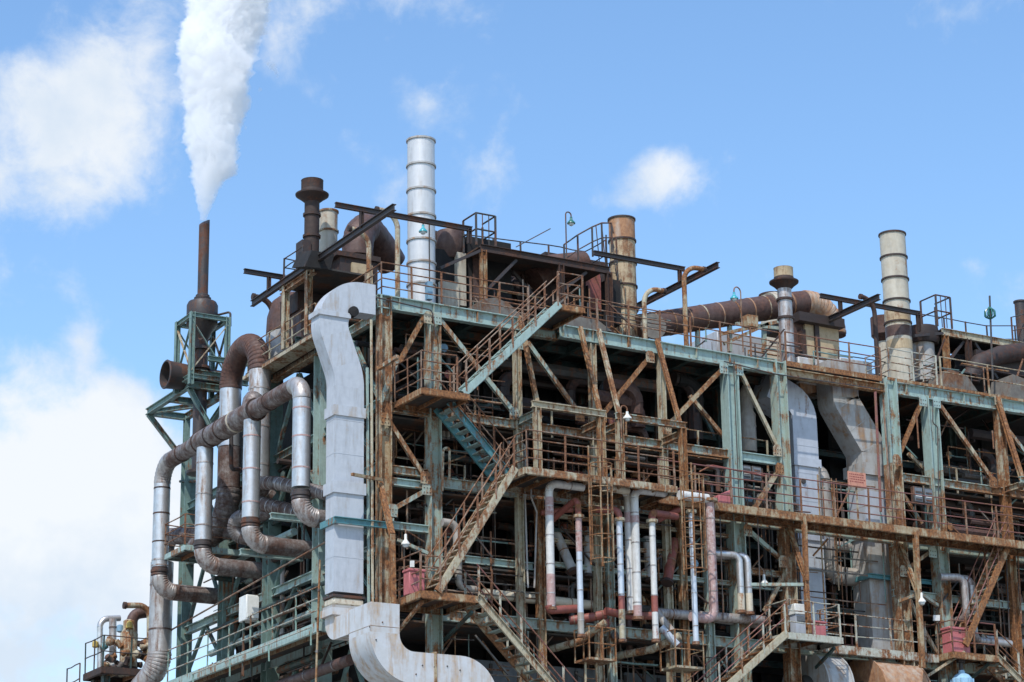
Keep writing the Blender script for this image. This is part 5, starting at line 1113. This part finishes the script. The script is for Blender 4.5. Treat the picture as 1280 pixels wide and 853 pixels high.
rack('manifold of valves and pipes on the centre walkway', 5.0, 12.6, -.15, 2.2, Z3+.2, Z3+1.5, 12, 14, 15, ('rust', 'rust_dark', 'pipe_dark', 'beige', 'pipe_red', 'rust_pale', 'black'), (.035, .085))
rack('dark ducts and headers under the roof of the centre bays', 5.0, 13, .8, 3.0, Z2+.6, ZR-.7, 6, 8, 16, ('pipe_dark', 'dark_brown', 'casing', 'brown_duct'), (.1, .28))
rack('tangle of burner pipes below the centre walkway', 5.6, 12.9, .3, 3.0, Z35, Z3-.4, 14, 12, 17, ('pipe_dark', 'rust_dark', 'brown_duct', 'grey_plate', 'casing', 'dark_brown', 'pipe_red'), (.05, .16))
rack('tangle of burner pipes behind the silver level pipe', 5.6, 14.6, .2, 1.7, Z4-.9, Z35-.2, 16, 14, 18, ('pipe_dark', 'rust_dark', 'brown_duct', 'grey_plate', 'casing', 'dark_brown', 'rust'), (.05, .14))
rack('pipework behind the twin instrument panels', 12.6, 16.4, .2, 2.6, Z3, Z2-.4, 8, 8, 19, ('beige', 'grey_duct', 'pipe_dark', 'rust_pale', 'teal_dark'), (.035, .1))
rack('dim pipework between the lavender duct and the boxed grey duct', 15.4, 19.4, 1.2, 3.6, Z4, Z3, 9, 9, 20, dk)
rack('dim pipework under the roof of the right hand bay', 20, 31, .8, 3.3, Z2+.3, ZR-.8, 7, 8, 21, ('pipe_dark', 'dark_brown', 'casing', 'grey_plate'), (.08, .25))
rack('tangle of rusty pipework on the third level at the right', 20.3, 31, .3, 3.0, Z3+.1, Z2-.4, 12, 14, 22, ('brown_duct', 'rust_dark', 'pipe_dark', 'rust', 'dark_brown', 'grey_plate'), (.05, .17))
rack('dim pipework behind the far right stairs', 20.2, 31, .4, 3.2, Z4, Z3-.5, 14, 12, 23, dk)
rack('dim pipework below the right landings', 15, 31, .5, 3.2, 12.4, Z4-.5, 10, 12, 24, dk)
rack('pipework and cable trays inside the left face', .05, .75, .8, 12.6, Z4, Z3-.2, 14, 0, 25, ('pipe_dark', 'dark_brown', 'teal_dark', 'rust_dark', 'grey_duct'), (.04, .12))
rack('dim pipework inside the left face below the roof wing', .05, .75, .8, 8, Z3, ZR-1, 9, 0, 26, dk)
# thin conduits, rods and trays strung through every bay
def strings(label, x0, x1, y0, y1, z0, z1, n, seed):
    rng = random.Random(seed); t = thing('conduit_rack', label, 'conduits', ((x0+x1)/2, (y0+y1)/2, z0))
    for k in range(n):
        m = M[rng.choice(('rail', 'grey_plate', 'teal_shade', 'rail_dark', 'rust_dark', 'pipe_dark', 'rust', 'rail'))]; r = rng.uniform(.012, .035); y = rng.uniform(y0, y1); c = rng.random()
        if c < .45:
            x = rng.uniform(x0, x1); a = rng.uniform(z0, z0+(z1-z0)*.6); b = rng.uniform(a+.5, z1); MB().tube([(x, y, a), (x, y, b)], r, 5).obj('rod', m, t)
        elif c < .85:
            z = rng.uniform(z0, z1); a = rng.uniform(x0, x1-.8); b = min(x1, a+rng.uniform(.8, 4)); MB().tube([(a, y, z), ((a+b)/2, y, z-.02), (b, y, z)], r, 5).obj('conduit', m, t)
            if rng.random() < .5: MB().tube([(a, y, z), (a, y, max(z0, z-rng.uniform(.4, 1.6)))], r, 5).obj('conduit', m, t)
        else:
            x = rng.uniform(x0, x1-1.2); z = rng.uniform(z0+.2, z1-.2); MB().bar((x, y, z), (x+rng.uniform(.6, 1.5), y, z+rng.choice((-1, 1))*rng.uniform(.5, 1.3)), .05, .05).obj('angle_brace', m, t)
for k, (lab, x0, x1, z0, z1, n) in enumerate((('thin rods and conduits under the roof of the corner bay', .4, 4.6, Z2, ZR-.6, 20), ('thin rods and conduits at the third level of the corner bay', .4, 4.6, Z3, Z2-.3, 20), ('thin rods and conduits beside the ochre stairs', .4, 5.4, Z4, Z3-.3, 34), ('thin rods and conduits below the left lower landing', 1.7, 5.4, 13.6, Z4-.4, 16),
      ('thin rods and conduits on the centre walkway', 4.9, 12.8, Z3, Z2, 46), ('thin rods and conduits among the white uprights', 5.5, 12.9, Z4, Z3-.3, 70), ('thin rods and conduits along the bottom of the centre bays', 5.6, 14, 13.4, Z4, 34), ('thin rods and conduits around the lavender duct', 13.2, 19.4, Z4, Z2, 46),
      ('thin rods and conduits on the third level at the right', 20.2, 29, Z3, Z2, 34), ('thin rods and conduits behind the far right landing', 20.2, 29, Z4, Z3-.3, 44), ('thin rods and conduits below the right landings', 15, 28, 13.2, Z4-.4, 30), ('thin rods and conduits under the roof at the right', 20.2, 29, Z2, ZR-.6, 14))): strings(lab, x0, x1, -.15 if k not in (0, 1) else .2, 1.6, z0, z1, int(n*1.6), 40+k)
t = thing('conduit_rack', 'thin rods, angles and conduits strung along the left face', 'conduits', (0, 7, Z4)); rng = random.Random(77)
for k in range(70):
    m = M[rng.choice(('rail', 'teal_shade', 'teal_shade', 'rail_dark', 'teal_dark', 'pipe_dark', 'rust_dark'))]; x = rng.uniform(-.45, .6); y = rng.uniform(.8, 13); z = rng.uniform(14.2, 22); c = rng.random()
    if c < .5: MB().tube([(x, y, z), (x, y, z-rng.uniform(.6, 2.2))], rng.uniform(.015, .04), 5).obj('rod', m, t)
    elif c < .8: MB().tube([(x, y, z), (x, min(13, y+rng.uniform(.8, 3)), z)], rng.uniform(.015, .035), 5).obj('conduit', m, t)
    else: MB().bar((x, y, z), (x, y+rng.uniform(.6, 1.4), z+rng.choice((-1, 1))*rng.uniform(.6, 1.4)), .06, .06).obj('angle_brace', m, t)
for z, x0, x1, lab in ((Z2-.35, 2.2, 15, 'inner rail on the second level floor of the front bays'), (Z35-.3, .5, 5.4, 'inner rail on the halfway gallery of the corner bay'), (Z35-.3, 5.8, 15, 'inner rail on the halfway gallery of the centre bays'), (Z4-.4, 2.2, 5.4, 'inner rail on the lowest floor by the ochre stairs'), (Z2-.35, 20.2, 31, 'inner rail on the second level floor at the right'), (Z35-.3, 20.2, 31, 'inner rail on the halfway gallery at the right'), (Z3-.4, .4, 3.2, 'inner rail on the third level floor of the corner bay')):
    railing(lab, [(x0, .7, z), (x1, .7, z)], 'rust_pale' if z > 20 else 'rail', step=1.5, levels=(.55, 1.1))
for lab, x0, x1, y0, y1, z1, n, sd in (('tangle of thin black rods and conduits on the centre roof', 4.4, 11.8, 1.2, 4.0, ZR+2.2, 44, 91), ('thin rods and conduits under the big brown duct', 12.6, 19.4, .8, 3.2, ZR+1.1, 30, 92), ('tangle of thin rods and conduits on the right roof', 22, 31, 1.2, 3.4, ZR+1.9, 40, 93), ('thin rods and conduits behind the corner goosenecks', .4, 4.2, 3.0, 4.4, ZR+1.4, 18, 94)): strings(lab, x0, x1, y0, y1, ZR, z1, n, sd)
t = thing('pipe_bundle', 'bundle of level pipes running back inside the left face', 'pipes', (.4, 8, Z4))
rng = random.Random(5)
for k in range(22):
    z = rng.uniform(14.3, 22.3); a = rng.uniform(.5, 6); b = rng.uniform(a+2, 14); x = rng.uniform(-.25, .7)
    MB().tube([(x, a, z), (x, b, z)], rng.uniform(.03, .13), 8).obj('pipe_run', M[rng.choice(('pipe_dark', 'teal_dark', 'dark_brown', 'rust_dark', 'teal', 'rail'))], t)
t = thing('burner_bottles', 'row of small upright grey bottles behind the teal stairs', 'cylinders', A(560, 548, Y=.8))
t.name = 'gas_cylinder_rack'
for k in range(6):
    p = A(548+k*6, 550, Y=.9); MB().lathe(p, [(.02, 0), (.075, .02), (.075, .5), (.03, .6), (.02, .66)], 10).obj('cylinder', M['beige'], t)
# ------------------------------------------------------------------ ducts standing in the front bays
t = thing('rectangular_duct', 'tall lavender grey duct with a sloping shoulder behind the centre right column', 'duct', (15.9, 1.2, 12))
def sweepY(path, R, n, hw, hd, mat, t):
    for kind, *d in rounded(path, R, n):
        P = list(d) if kind == 's' else d[0]; rs = []
        for i, p in enumerate(P):
            tg = tangent(P, i); nn = tg.cross(YV).normalized()
            rs.append([p+YV*a*hd+nn*b*hw for a, b in ((-1, -1), (1, -1), (1, 1), (-1, 1))])
        MB().rings(rs, smooth=True).obj('duct_section' if kind == 's' else 'duct_bend', mat, t)
        if kind == 's':
            L_ = (P[1]-P[0]).length; u = (P[1]-P[0]).normalized(); nn = u.cross(YV).normalized(); k = min(9, int(L_/1.0)) if L_ < 8 else int(L_/1.0)
            for i in range(1, k+1):
                c = P[0]+u*(L_*i/(k+1)); MB().rings([[q+YV*a*(hd+.007)+nn*b*(hw+.007) for a, b in ((-1, -1), (1, -1), (1, 1), (-1, 1))] for q in (c-u*.012, c+u*.012)], smooth=False).obj('seam', mat, t)
Yd = 1.35
a = A(955, 452, Y=Yd); b = A(994, 530, Y=Yd)
sweepY([V((b.x-1.35, Yd, 25.55)), V((b.x, Yd, b.z+.55)), V((b.x, Yd, 0))], [.75], 6, .52, .55, M['blue_duct'], t)
for y, h in ((583, .3), (672, .4)):
    z = A(998, y, Y=Yd).z; MB().box((b.x-.58, Yd-.61, z-h/2), (b.x+.58, Yd+.61, z+h/2)).obj('collar', M['blue_duct'], t)
MB().lathe((b.x-.2, Yd-.6, A(990, 606, Y=Yd).z), [(.02, -.01), (.09, 0), (.09, .05), (.02, .06)], 12, (0, 1, 0)).obj('test_port', M['rail_dark'], t)
c = A(1003, 730, Y=.7); 
t = thing('rectangular_duct', 'grey boxed duct with a rusty stepped shoulder beside the right hand columns', 'duct', (18.7, .9, 12))
Yg = .95; p0, p1, p2 = A(1046, 455, Y=Yg), A(1048, 508, Y=Yg), A(1083, 565, Y=Yg)
sweepY([V((p1.x, Yg, p0.z)), V((p1.x, Yg, p1.z+.1)), V((p2.x, Yg, p2.z)), V((p2.x, Yg, 0))], [.35, .5], 5, .56, .46, M['grey_duct'], t)
cs = (p2-V((p1.x, Yg, p1.z+.1))).normalized(); nn_ = V((-cs.z, 0, cs.x)); nn_ = nn_ if nn_.z > 0 else -nn_
q0 = V((p1.x, Yg, p1.z+.1))+nn_*.562+cs*.2; q1 = V((p2.x, Yg, p2.z))+nn_*.562-cs*.25
MB().rings([[q+YV*a*.462+nn_*b for a, b in ((-1, 0), (1, 0), (1, .006), (-1, .006))] for q in (q0, q1)], smooth=False).obj('rusted_shoulder_plate', M['rust_duct'], t)
for y, h, g in ((592, .42, .09), (668, .5, .07)):
    z = A(1088, y, Y=Yg).z; MB().box((p2.x-.56-g, Yg-.46-g, z-h/2), (p2.x+.56+g, Yg+.46+g, z+h/2)).obj('collar', M['grey_duct'], t)
z = A(1088, 640, Y=Yg).z; MB().box((p2.x-.565, Yg-.465, z-.85), (p2.x+.565, Yg+.465, z+.62)).obj('pale_panel', M['blue_duct'], t)
z = A(1088, 760, Y=Yg).z; MB().box((p2.x-.57, Yg-.47, 12), (p2.x+.57, Yg+.47, z+.9)).obj('grey_panel', M['grey_duct'], t)
tb = thing('duct_bracket', 'blue teal band round the boxed grey duct at the right', 'bracket', (p2.x, Yg, 18)); z = A(1080, 720, Y=.4).z
for q0, q1 in (((p2.x-.75, Yg-.62, z), (p2.x+2.0, Yg-.62, z)), ((p2.x-.75, Yg-.62, z), (p2.x-.75, Yg+.6, z))): MB().chan(q0, q1, .16, .1, .02, ZV).obj('bracket_arm', M['teal_bright'], tb)
# slanting roof duct above it
t = thing('rectangular_duct', 'rust streaked grey duct piece slanting under the roof edge', 'duct', A(1005, 500, Y=1.6)); sweepY([A(990, 480, Y=1.9), A(1045, 470, Y=1.9)], [], 4, .5, .4, M['rust_duct'], t)
pipe('beige_pipe', 'fat beige pipe dropping from a rusty bend then turning into the grey duct', 'pipe', [A(1012, 596, Y=1.9), A(1024, 578, Y=1.3), V((A(1024, 578, Y=1.3).x+.15, 1.3, A(1030, 718, Y=1.3).z)), A(1068, 722, Y=1.3)], 11.5*mpp(A(1024, 650, Y=1.3)), M['beige'], M['beige'], .5, bands=1.1, ribbed=True, seg=18, bandmat=M['beige'], band_w=.02)
pipe('beige_pipe', 'short level beige pipe between the fat beige pipe and the grey duct', 'pipe', [A(1036, 684, Y=1.5), A(1066, 684, Y=1.5)], .2, M['beige'], bands=.35, bandmat=M['grey_duct'], band_w=.03)
t = thing('vessel', 'beige upright vessel with a purple shoulder behind the pale brace', 'vessel', A(932, 565, Y=1.7)); b = A(935, 566, Y=1.7); k = mpp(b)
MB().lathe(b, [(11*k, 0), (11.5*k, .05), (11.5*k, 1.35), (9*k, 1.5), (9*k, 2.1), (4*k, 2.4), (.01, 2.42)], 20).obj('shell', M['beige'], t)
for z in (.45, .9, 1.3): MB().lathe(b, [(11*k, z), (12*k, z), (12*k, z+.05), (11*k, z+.05)], 20).obj('band', M['beige'], t)
# fan casings along the bottom
for (x, y, rp, lab, m, w) in ((1022, 868, 50, 'pale round fan casing low under the middle landing', 'grey_duct', 1.0), (1105, 878, 52, 'orange streaked fan drum low below the white posted walkway', 'rust_duct', 1.9)):
    c = A(x, y, Y=.6); r = rp*mpp(c); t = thing('fan_casing', lab, 'fan', c-V((0, 0, r)))
    dr_ = MB().lathe(c-V((.5*w, 0, 0)), [(r*.45, 0), (r, .02), (r, w), (r*.5, w+.05)], 32, (1, 0, 0)).obj('drum', M[m], t)
    for dx in (0, w): MB().lathe(c-V((.5*w-dx+.03, 0, 0)), [(r*.9, 0), (r+.04, 0), (r+.04, .06), (r*.9, .06)], 32, (1, 0, 0)).obj('rim', M[m], dr_)
    MB().lathe(c-V((.5*w+.3, 0, 0)), [(r*.3, 0), (r*.38, .0), (r*.46, .3)], 24, (1, 0, 0)).obj('inlet_cone', M['pipe_dark'], t)
    MB().box((c.x-.4, .2, 0), (c.x+.4, 1.0, c.z-r*.7)).obj('pedestal', M['panel_grey'], t)
# ------------------------------------------------------------------ small fittings
def panel_pair(label, x0, y0, x1, y1, Y):
    a = A(x0, y1, Y=Y); b = A(x1, y0, Y=Y); t = thing('instrument_cabinet', label, 'panel', (a.x, Y, a.z)); w = (b.x-a.x)
    for k in (0, 1):
        l = a.x+w*(.52*k); r = l+w*.47
        cs_ = MB().box((l, Y, a.z), (r, Y+.18, b.z)).obj('case', M['pipe_dark'], t, .02); MB().box((l+.04, Y-.015, a.z+.05), (r-.04, Y, b.z-.05)).obj('glass_front', M['panel_grey'], cs_)
        for j in range(3): MB().box((l+.07, Y-.03, a.z+.09+j*.13), (r-.07, Y-.016, a.z+.15+j*.13)).obj('gauge_row', M['white'] if j == 1 else M['pipe_dark'], cs_)
        MB().bar((l+.1, Y+.1, a.z), (l+.1, Y+.1, Z3), .05, .05).obj('leg', M['teal_dark'], t)
panel_pair('pair of grey instrument panels between the teal centre columns', 928, 584, 952, 600, -.1)
panel_pair('pair of grey instrument panels beside the right hand twin column', 1143, 611, 1166, 628, -.35)
t = thing('sign_board', 'salmon notice board with faded lines of writing on the boxed grey duct', 'sign', A(1072, 609, Y=-.5)); a = A(1061, 608, Y=-.4); b = A(1082, 592, Y=-.4)
bd_ = MB().box((a.x, -.4, a.z), (b.x, -.36, b.z)).obj('board', M['salmon'], t); MB().bar(((a.x+b.x)/2, -.33, Z3), ((a.x+b.x)/2, -.33, a.z+.1), .05, .05).obj('stand', M['rust_pale'], t)
rng = random.Random(3)
for j in range(4):
    z = b.z-.09-.085*j; x = a.x+.05
    while x < b.x-.1:
        w = rng.uniform(.03, .09); MB().box((x, -.404, z-.02), (min(x+w, b.x-.04), -.4005, z+.02)).obj('writing', M['ink'], bd_); x += w+.025
def hang_lamp(label, x, y, Y, arm, m='white', post=None):
    p = A(x, y, Y=Y); t = thing('hanging_lamp', label, 'lamp', p-V((0, 0, .25)))
    sd_ = MB().lathe(p-V((0, 0, .22)), [(.135, 0), (.13, .04), (.075, .11), (.045, .16), (.045, .3), (.02, .33)], 14).obj('shade', M[m], t)
    MB().lathe(p-V((0, 0, .33)), [(.02, 0), (.08, .03), (.115, .11), (.11, .13)], 14).obj('bulb_glass', M['lens'], sd_)
    MB().tube([p+V((0, 0, .12)), p+V((0, 0, .22)), p+V(arm)], .022, 6).obj('arm', M['rail'], t)
hang_lamp('white hanging lamp on an arm right of the corner column', 507, 672, -.7, (.9, .5, .05)); hang_lamp('pale hanging lamp in the dark below the long right walkway', 955, 722, -.2, (0, .3, .5)); hang_lamp('white lamp capping the bent rusty hanger at the right', 1152, 745, -1.3, (-.1, .1, .25))
goose_lamp('white gooseneck lamp on the outrigger of the centre bays', A(777, 548, Y=-1.35), A(777, 507, Y=-1.35).z-A(777, 548, Y=-1.35).z, .24, 'white', 'rail', (1, 0, 0))
def plate(label, x0, y0, x1, y1, Y, m, tilt=0.): solo('notice_plate', label, 'plate', MB().poly([A(x0, y1, Y=Y), A(x1, y1, Y=Y), A(x1, y0, Y=Y), A(x0, y0, Y=Y)], (0, .03+tilt, 0)), M[m])
plate('small white tilted plate above the tall red box on the left landing', 513, 701, 518, 709, -1.75, 'white'); plate('small white plate on the greenish twin column at the right', 1167, 769, 1175, 776, -.3, 'white')
t = thing('control_cabinet', 'white topped cabinet on the middle landing by its red box', 'cabinet', A(1000, 795, Y=-.9)); a = A(995, 790, Y=-.9); b = A(1010, 756, Y=-.9); zc = A(1000, 768, Y=-.9).z
MB().box((a.x, -.9, zc), (b.x, -.5, b.z)).obj('case', M['white'], t, .02); MB().box((a.x+.04, -.86, Z4+.02), (b.x-.04, -.55, zc-.004)).obj('lower_case', M['blue_duct'], t); MB().box((a.x+.08, -.9, zc-.22), (b.x-.08, -.864, zc-.05)).obj('window', M['panel_grey'], t)
t = thing('hanging_motor', 'light blue finned motor hanging on a dark rod under the far right landing', 'motor', A(1202, 853, Y=-.6)); p = A(1202, 842, Y=-.6)
MB().lathe(p-V((0, 0, 1.0)), [(.3, 0), (.36, .1), (.36, .8), (.24, .95), (.12, 1.0), (.1, 1.1)], 20).obj('housing', M['sky_blue'], t); MB().lathe(p+V((0, 0, .05)), [(.07, 0), (.07, .3), (.15, .32), (.15, .5), (.05, .55), (.05, .95)], 12).obj('rod', M['black'], t)
for k in range(8): MB().bar(p+V((.37*math.cos(k*.785), .37*math.sin(k*.785), -.9)), p+V((.37*math.cos(k*.785), .37*math.sin(k*.785), -.2)), .05, .05).obj('fin', M['sky_blue'], t)
# conduits and cables hung on the front
def cable(label, pts, Y, r=.022, m='rail_dark'): pipe('cable', label, 'cable', [A(x, y, Y=Y) for x, y in pts], r, M[m], R=.15, n=4, seg=6)
cable('thin conduit standing just left of the corner column', ((464, 400), (466, 770)), -.4, .045, 'rust_pale'); cable('pale thin riser left of the corner column, behind the first', ((459, 460), (461, 760)), -.1, .05, 'teal')
cable('dark rod hanging from the long right walkway', ((900, 645), (904, 775)), -.9); cable('dark rod hanging beside the twin silver uprights', ((947, 648), (951, 765)), -.9)
cable('thin cable running down the first teal centre column', ((917, 455), (924, 630)), -.35, .02); cable('cable on the right hand twin column with a small bend', ((1166, 500), (1166, 530), (1172, 533), (1174, 660)), -.35, .022)
cable('rusty riser at the left of the right hand tall column', ((1094, 490), (1101, 640)), -.3, .05, 'rail_red'); cable('rusty riser along the right hand tall column', ((1104, 500), (1114, 640)), -.35, .035, 'rail')
cable('dark rod hanging in the far right opening', ((1258, 700), (1262, 800)), -.2); cable('second rusty rod hanging at the right edge', ((1272, 690), (1277, 780)), -.2, .03, 'rail')
cable('thin rods in the dark left of the first upright pipe', ((656, 610), (660, 735)), -.2, .03, 'grey_duct'); cable('thin bent rod beside the rust column under the walkway', ((664, 600), (664, 622), (671, 640), (668, 735)), -.4, .03, 'grey_duct')
cable('red hose along the back of the walkway by the slanted red box', ((874, 590), (890, 582), (960, 596)), -.2, .03, 'pipe_red')
cable('loose cable sagging along the roof edge of the corner bay', ((470, 372), (540, 388), (545, 420)), -.3); cable('loose cable along the rusted roof edge', ((905, 452), (970, 468), (1100, 487)), -.35)
cable('pale green pipe with capped end beside the teal stairs', ((553, 614), (554, 560), (562, 560), (562, 600)), -.5, .04, 'rust_pale')

# ------------------------------------------------------------------ little unit at the lower left
xA, xB, yA_, yB_ = -3.2, -1.0, 15.2, 17.0; zp = 16.65
deck_platform('far low platform at the lower left carrying the small vessel', (xA, yA_), (xB, yB_, zp), M['rust_dark'], th=.25)
for x, y in ((xA+.3, yA_+.4), (xB-.2, yA_+.4), (xA+.3, yB_-.4)): solo('platform_post', {(0): 'front left leg of the far low platform', 1: 'front right leg of the far low platform', 2: 'rear leg of the far low platform'}[((xA+.3, yA_+.4), (xB-.2, yA_+.4), (xA+.3, yB_-.4)).index((x, y))], 'post', MB().hsec((x, y, 0), (x, y, zp-.26), .25, .25, .03, XV), M['teal_dark'])
railing('dark railing round the far low platform', [(xB-.1, yA_+.05, zp), (xA+.05, yA_+.05, zp), (xA+.05, yB_, zp)], 'rail_dark', step=1.1, levels=(.55, 1.1), postmat='teal_dark')
railing('dark lower railing stepping down left of the far low platform', [(xA-.1, yA_+1.9, zp-.7), (xA-.1, yA_+3.2, zp-.7)], 'rail_dark', step=1.3, levels=(.55, 1.1))
t = thing('vessel', 'small rusty cream vessel with a yellow top on the far low platform', 'vessel', A(160, 838, Y=16.3)); b = A(160, 838, Y=16.3); k = mpp(b)
MB().lathe(b, [(9*k, -.2), (11*k, .05), (11*k, 1.3), (8*k, 1.45), (8*k, 1.75), (5*k, 1.8)], 20).obj('shell', M['rust_pale'], t); MB().lathe(b+V((-.1, -.25, 1.45)), [(.13, 0), (.14, .08), (.08, .24), (.02, .27)], 14).obj('yellow_cap', M['yellow'], t)
MB().lathe(b, [(12*k, -.02), (12*k, .1)], 20).obj('flange', M['rust_dark'], t)
pipe('vent_pipe', 'thick brown elbow leaving the top of the small vessel', 'pipe', [A(165, 800, Y=16.3), A(165, 768, Y=16.3), A(195, 764, Y=16.3)], .2, M['brown_duct'], R=.35, n=6)
pipe('vent_pipe', 'rusty pipe with an open end arching over beside the silver riser', 'pipe', [A(187, 845, Y=15.6), A(187, 757, Y=15.6), A(156, 757, Y=15.6)], .105, M['rust_pale'], R=.4, n=6, flanges=((A(156, 757, Y=15.6), (1, 0, 0)),))
pipe('service_pipe', 'silver pipe bent over at the left end of the far low platform', 'pipe', [A(125, 838, Y=17), A(125, 774, Y=17), A(150, 773, Y=17)], .11, M['silver'], R=.32, n=6); pipe('service_pipe', 'second pale pipe standing beside the bent silver one', 'pipe', [A(141, 838, Y=16.8), A(141, 774, Y=16.8)], .13, M['silver_dirty'], bands=.5)
solo('valve_actuator', 'yellow valve head on the left end pipe of the far low platform', 'valve', MB().lathe(A(119, 806, Y=16.9), [(.05, -.12), (.11, -.08), (.11, .08), (.05, .14)], 12), M['yellow']); solo('valve_actuator', 'blue valve head beside the yellow capped vessel', 'valve', MB().lathe(A(150, 786, Y=16.5), [(.05, -.14), (.12, -.1), (.12, .1), (.05, .14)], 12), M['blue']); solo('valve_actuator', 'small turquoise valve head between the far low platform rails', 'valve', MB().lathe(A(130, 808, Y=16.8), [(.05, -.15), (.14, -.1), (.14, .1), (.05, .15)], 12, (.6, -.3, .5)), M['teal_bright'])
rng = random.Random(9); t = thing('pump_set', 'heap of small rusty valves and a pump on the far low platform', 'pump', A(155, 842, Y=16))
for k in range(34):
    p = A(rng.uniform(132, 186), rng.uniform(800, 842), Y=rng.uniform(15.6, 17)); MB().lathe(p, [(.03, -.18), (.12, -.14), (.09, 0), (.12, .12), (.03, .17)], 10, (rng.uniform(-1, 1), rng.uniform(-1, 1), rng.uniform(-.3, 1))).obj('valve_body', M[rng.choice(('rust_pale', 'rust_dark', 'grey_duct', 'pipe_dark', 'rust'))], t)
# ------------------------------------------------------------------ repeats share a group
GROUPS = dict(guard_railing='guard railings round the decks and walkways', steel_stairs='steel stair flights on the front', steel_platform='steel platforms and landings', gooseneck_lamp='gooseneck lamps on the plant', hanging_lamp='hanging lamps on the front',
    hose_box='red boxes on the landings', caged_ladder='caged ladders', ladder_basket='hanging ladder baskets', drop_pipe='silver drop pipes below the header', gooseneck_pipe='goosenecks under the roof beams', monorail_beam='runway beams on the roof',
    flue_stack='ringed stacks on the roof', capped_stack='stacks with flared caps', furnace='dark furnace casings inside', roof_furnace='furnace tops on the roof', roof_hood='sloping roof plates', pipe_rack='crowded pipework inside the frame', conduit_rack='thin rods and conduits in the frame',
    shade_floor='inner floors added for shade', instrument_cabinet='twin grey instrument panels', fan_casing='fan drums along the bottom', service_pipe='service pipes of the burner floors', cable='cables and rods on the front', conduit='conduits on the left face', ladder_gate='guard cages at the ladder heads',
    landing_strut='struts under the landings', upper_walkway='upper walkways on the roof', valve_actuator='valve heads on the far low platform', platform_post='legs of the far low platform', rectangular_duct='sheet metal ducts', notice_plate='small white plates', steel_structure='steel frames of the plant')
for o in list(COL.objects):
    if o.parent is None and 'label' in o.keys():
        g_ = GROUPS.get(o.name.split('.')[0])
        if g_ and 'group' not in o.keys(): o['group'] = g_
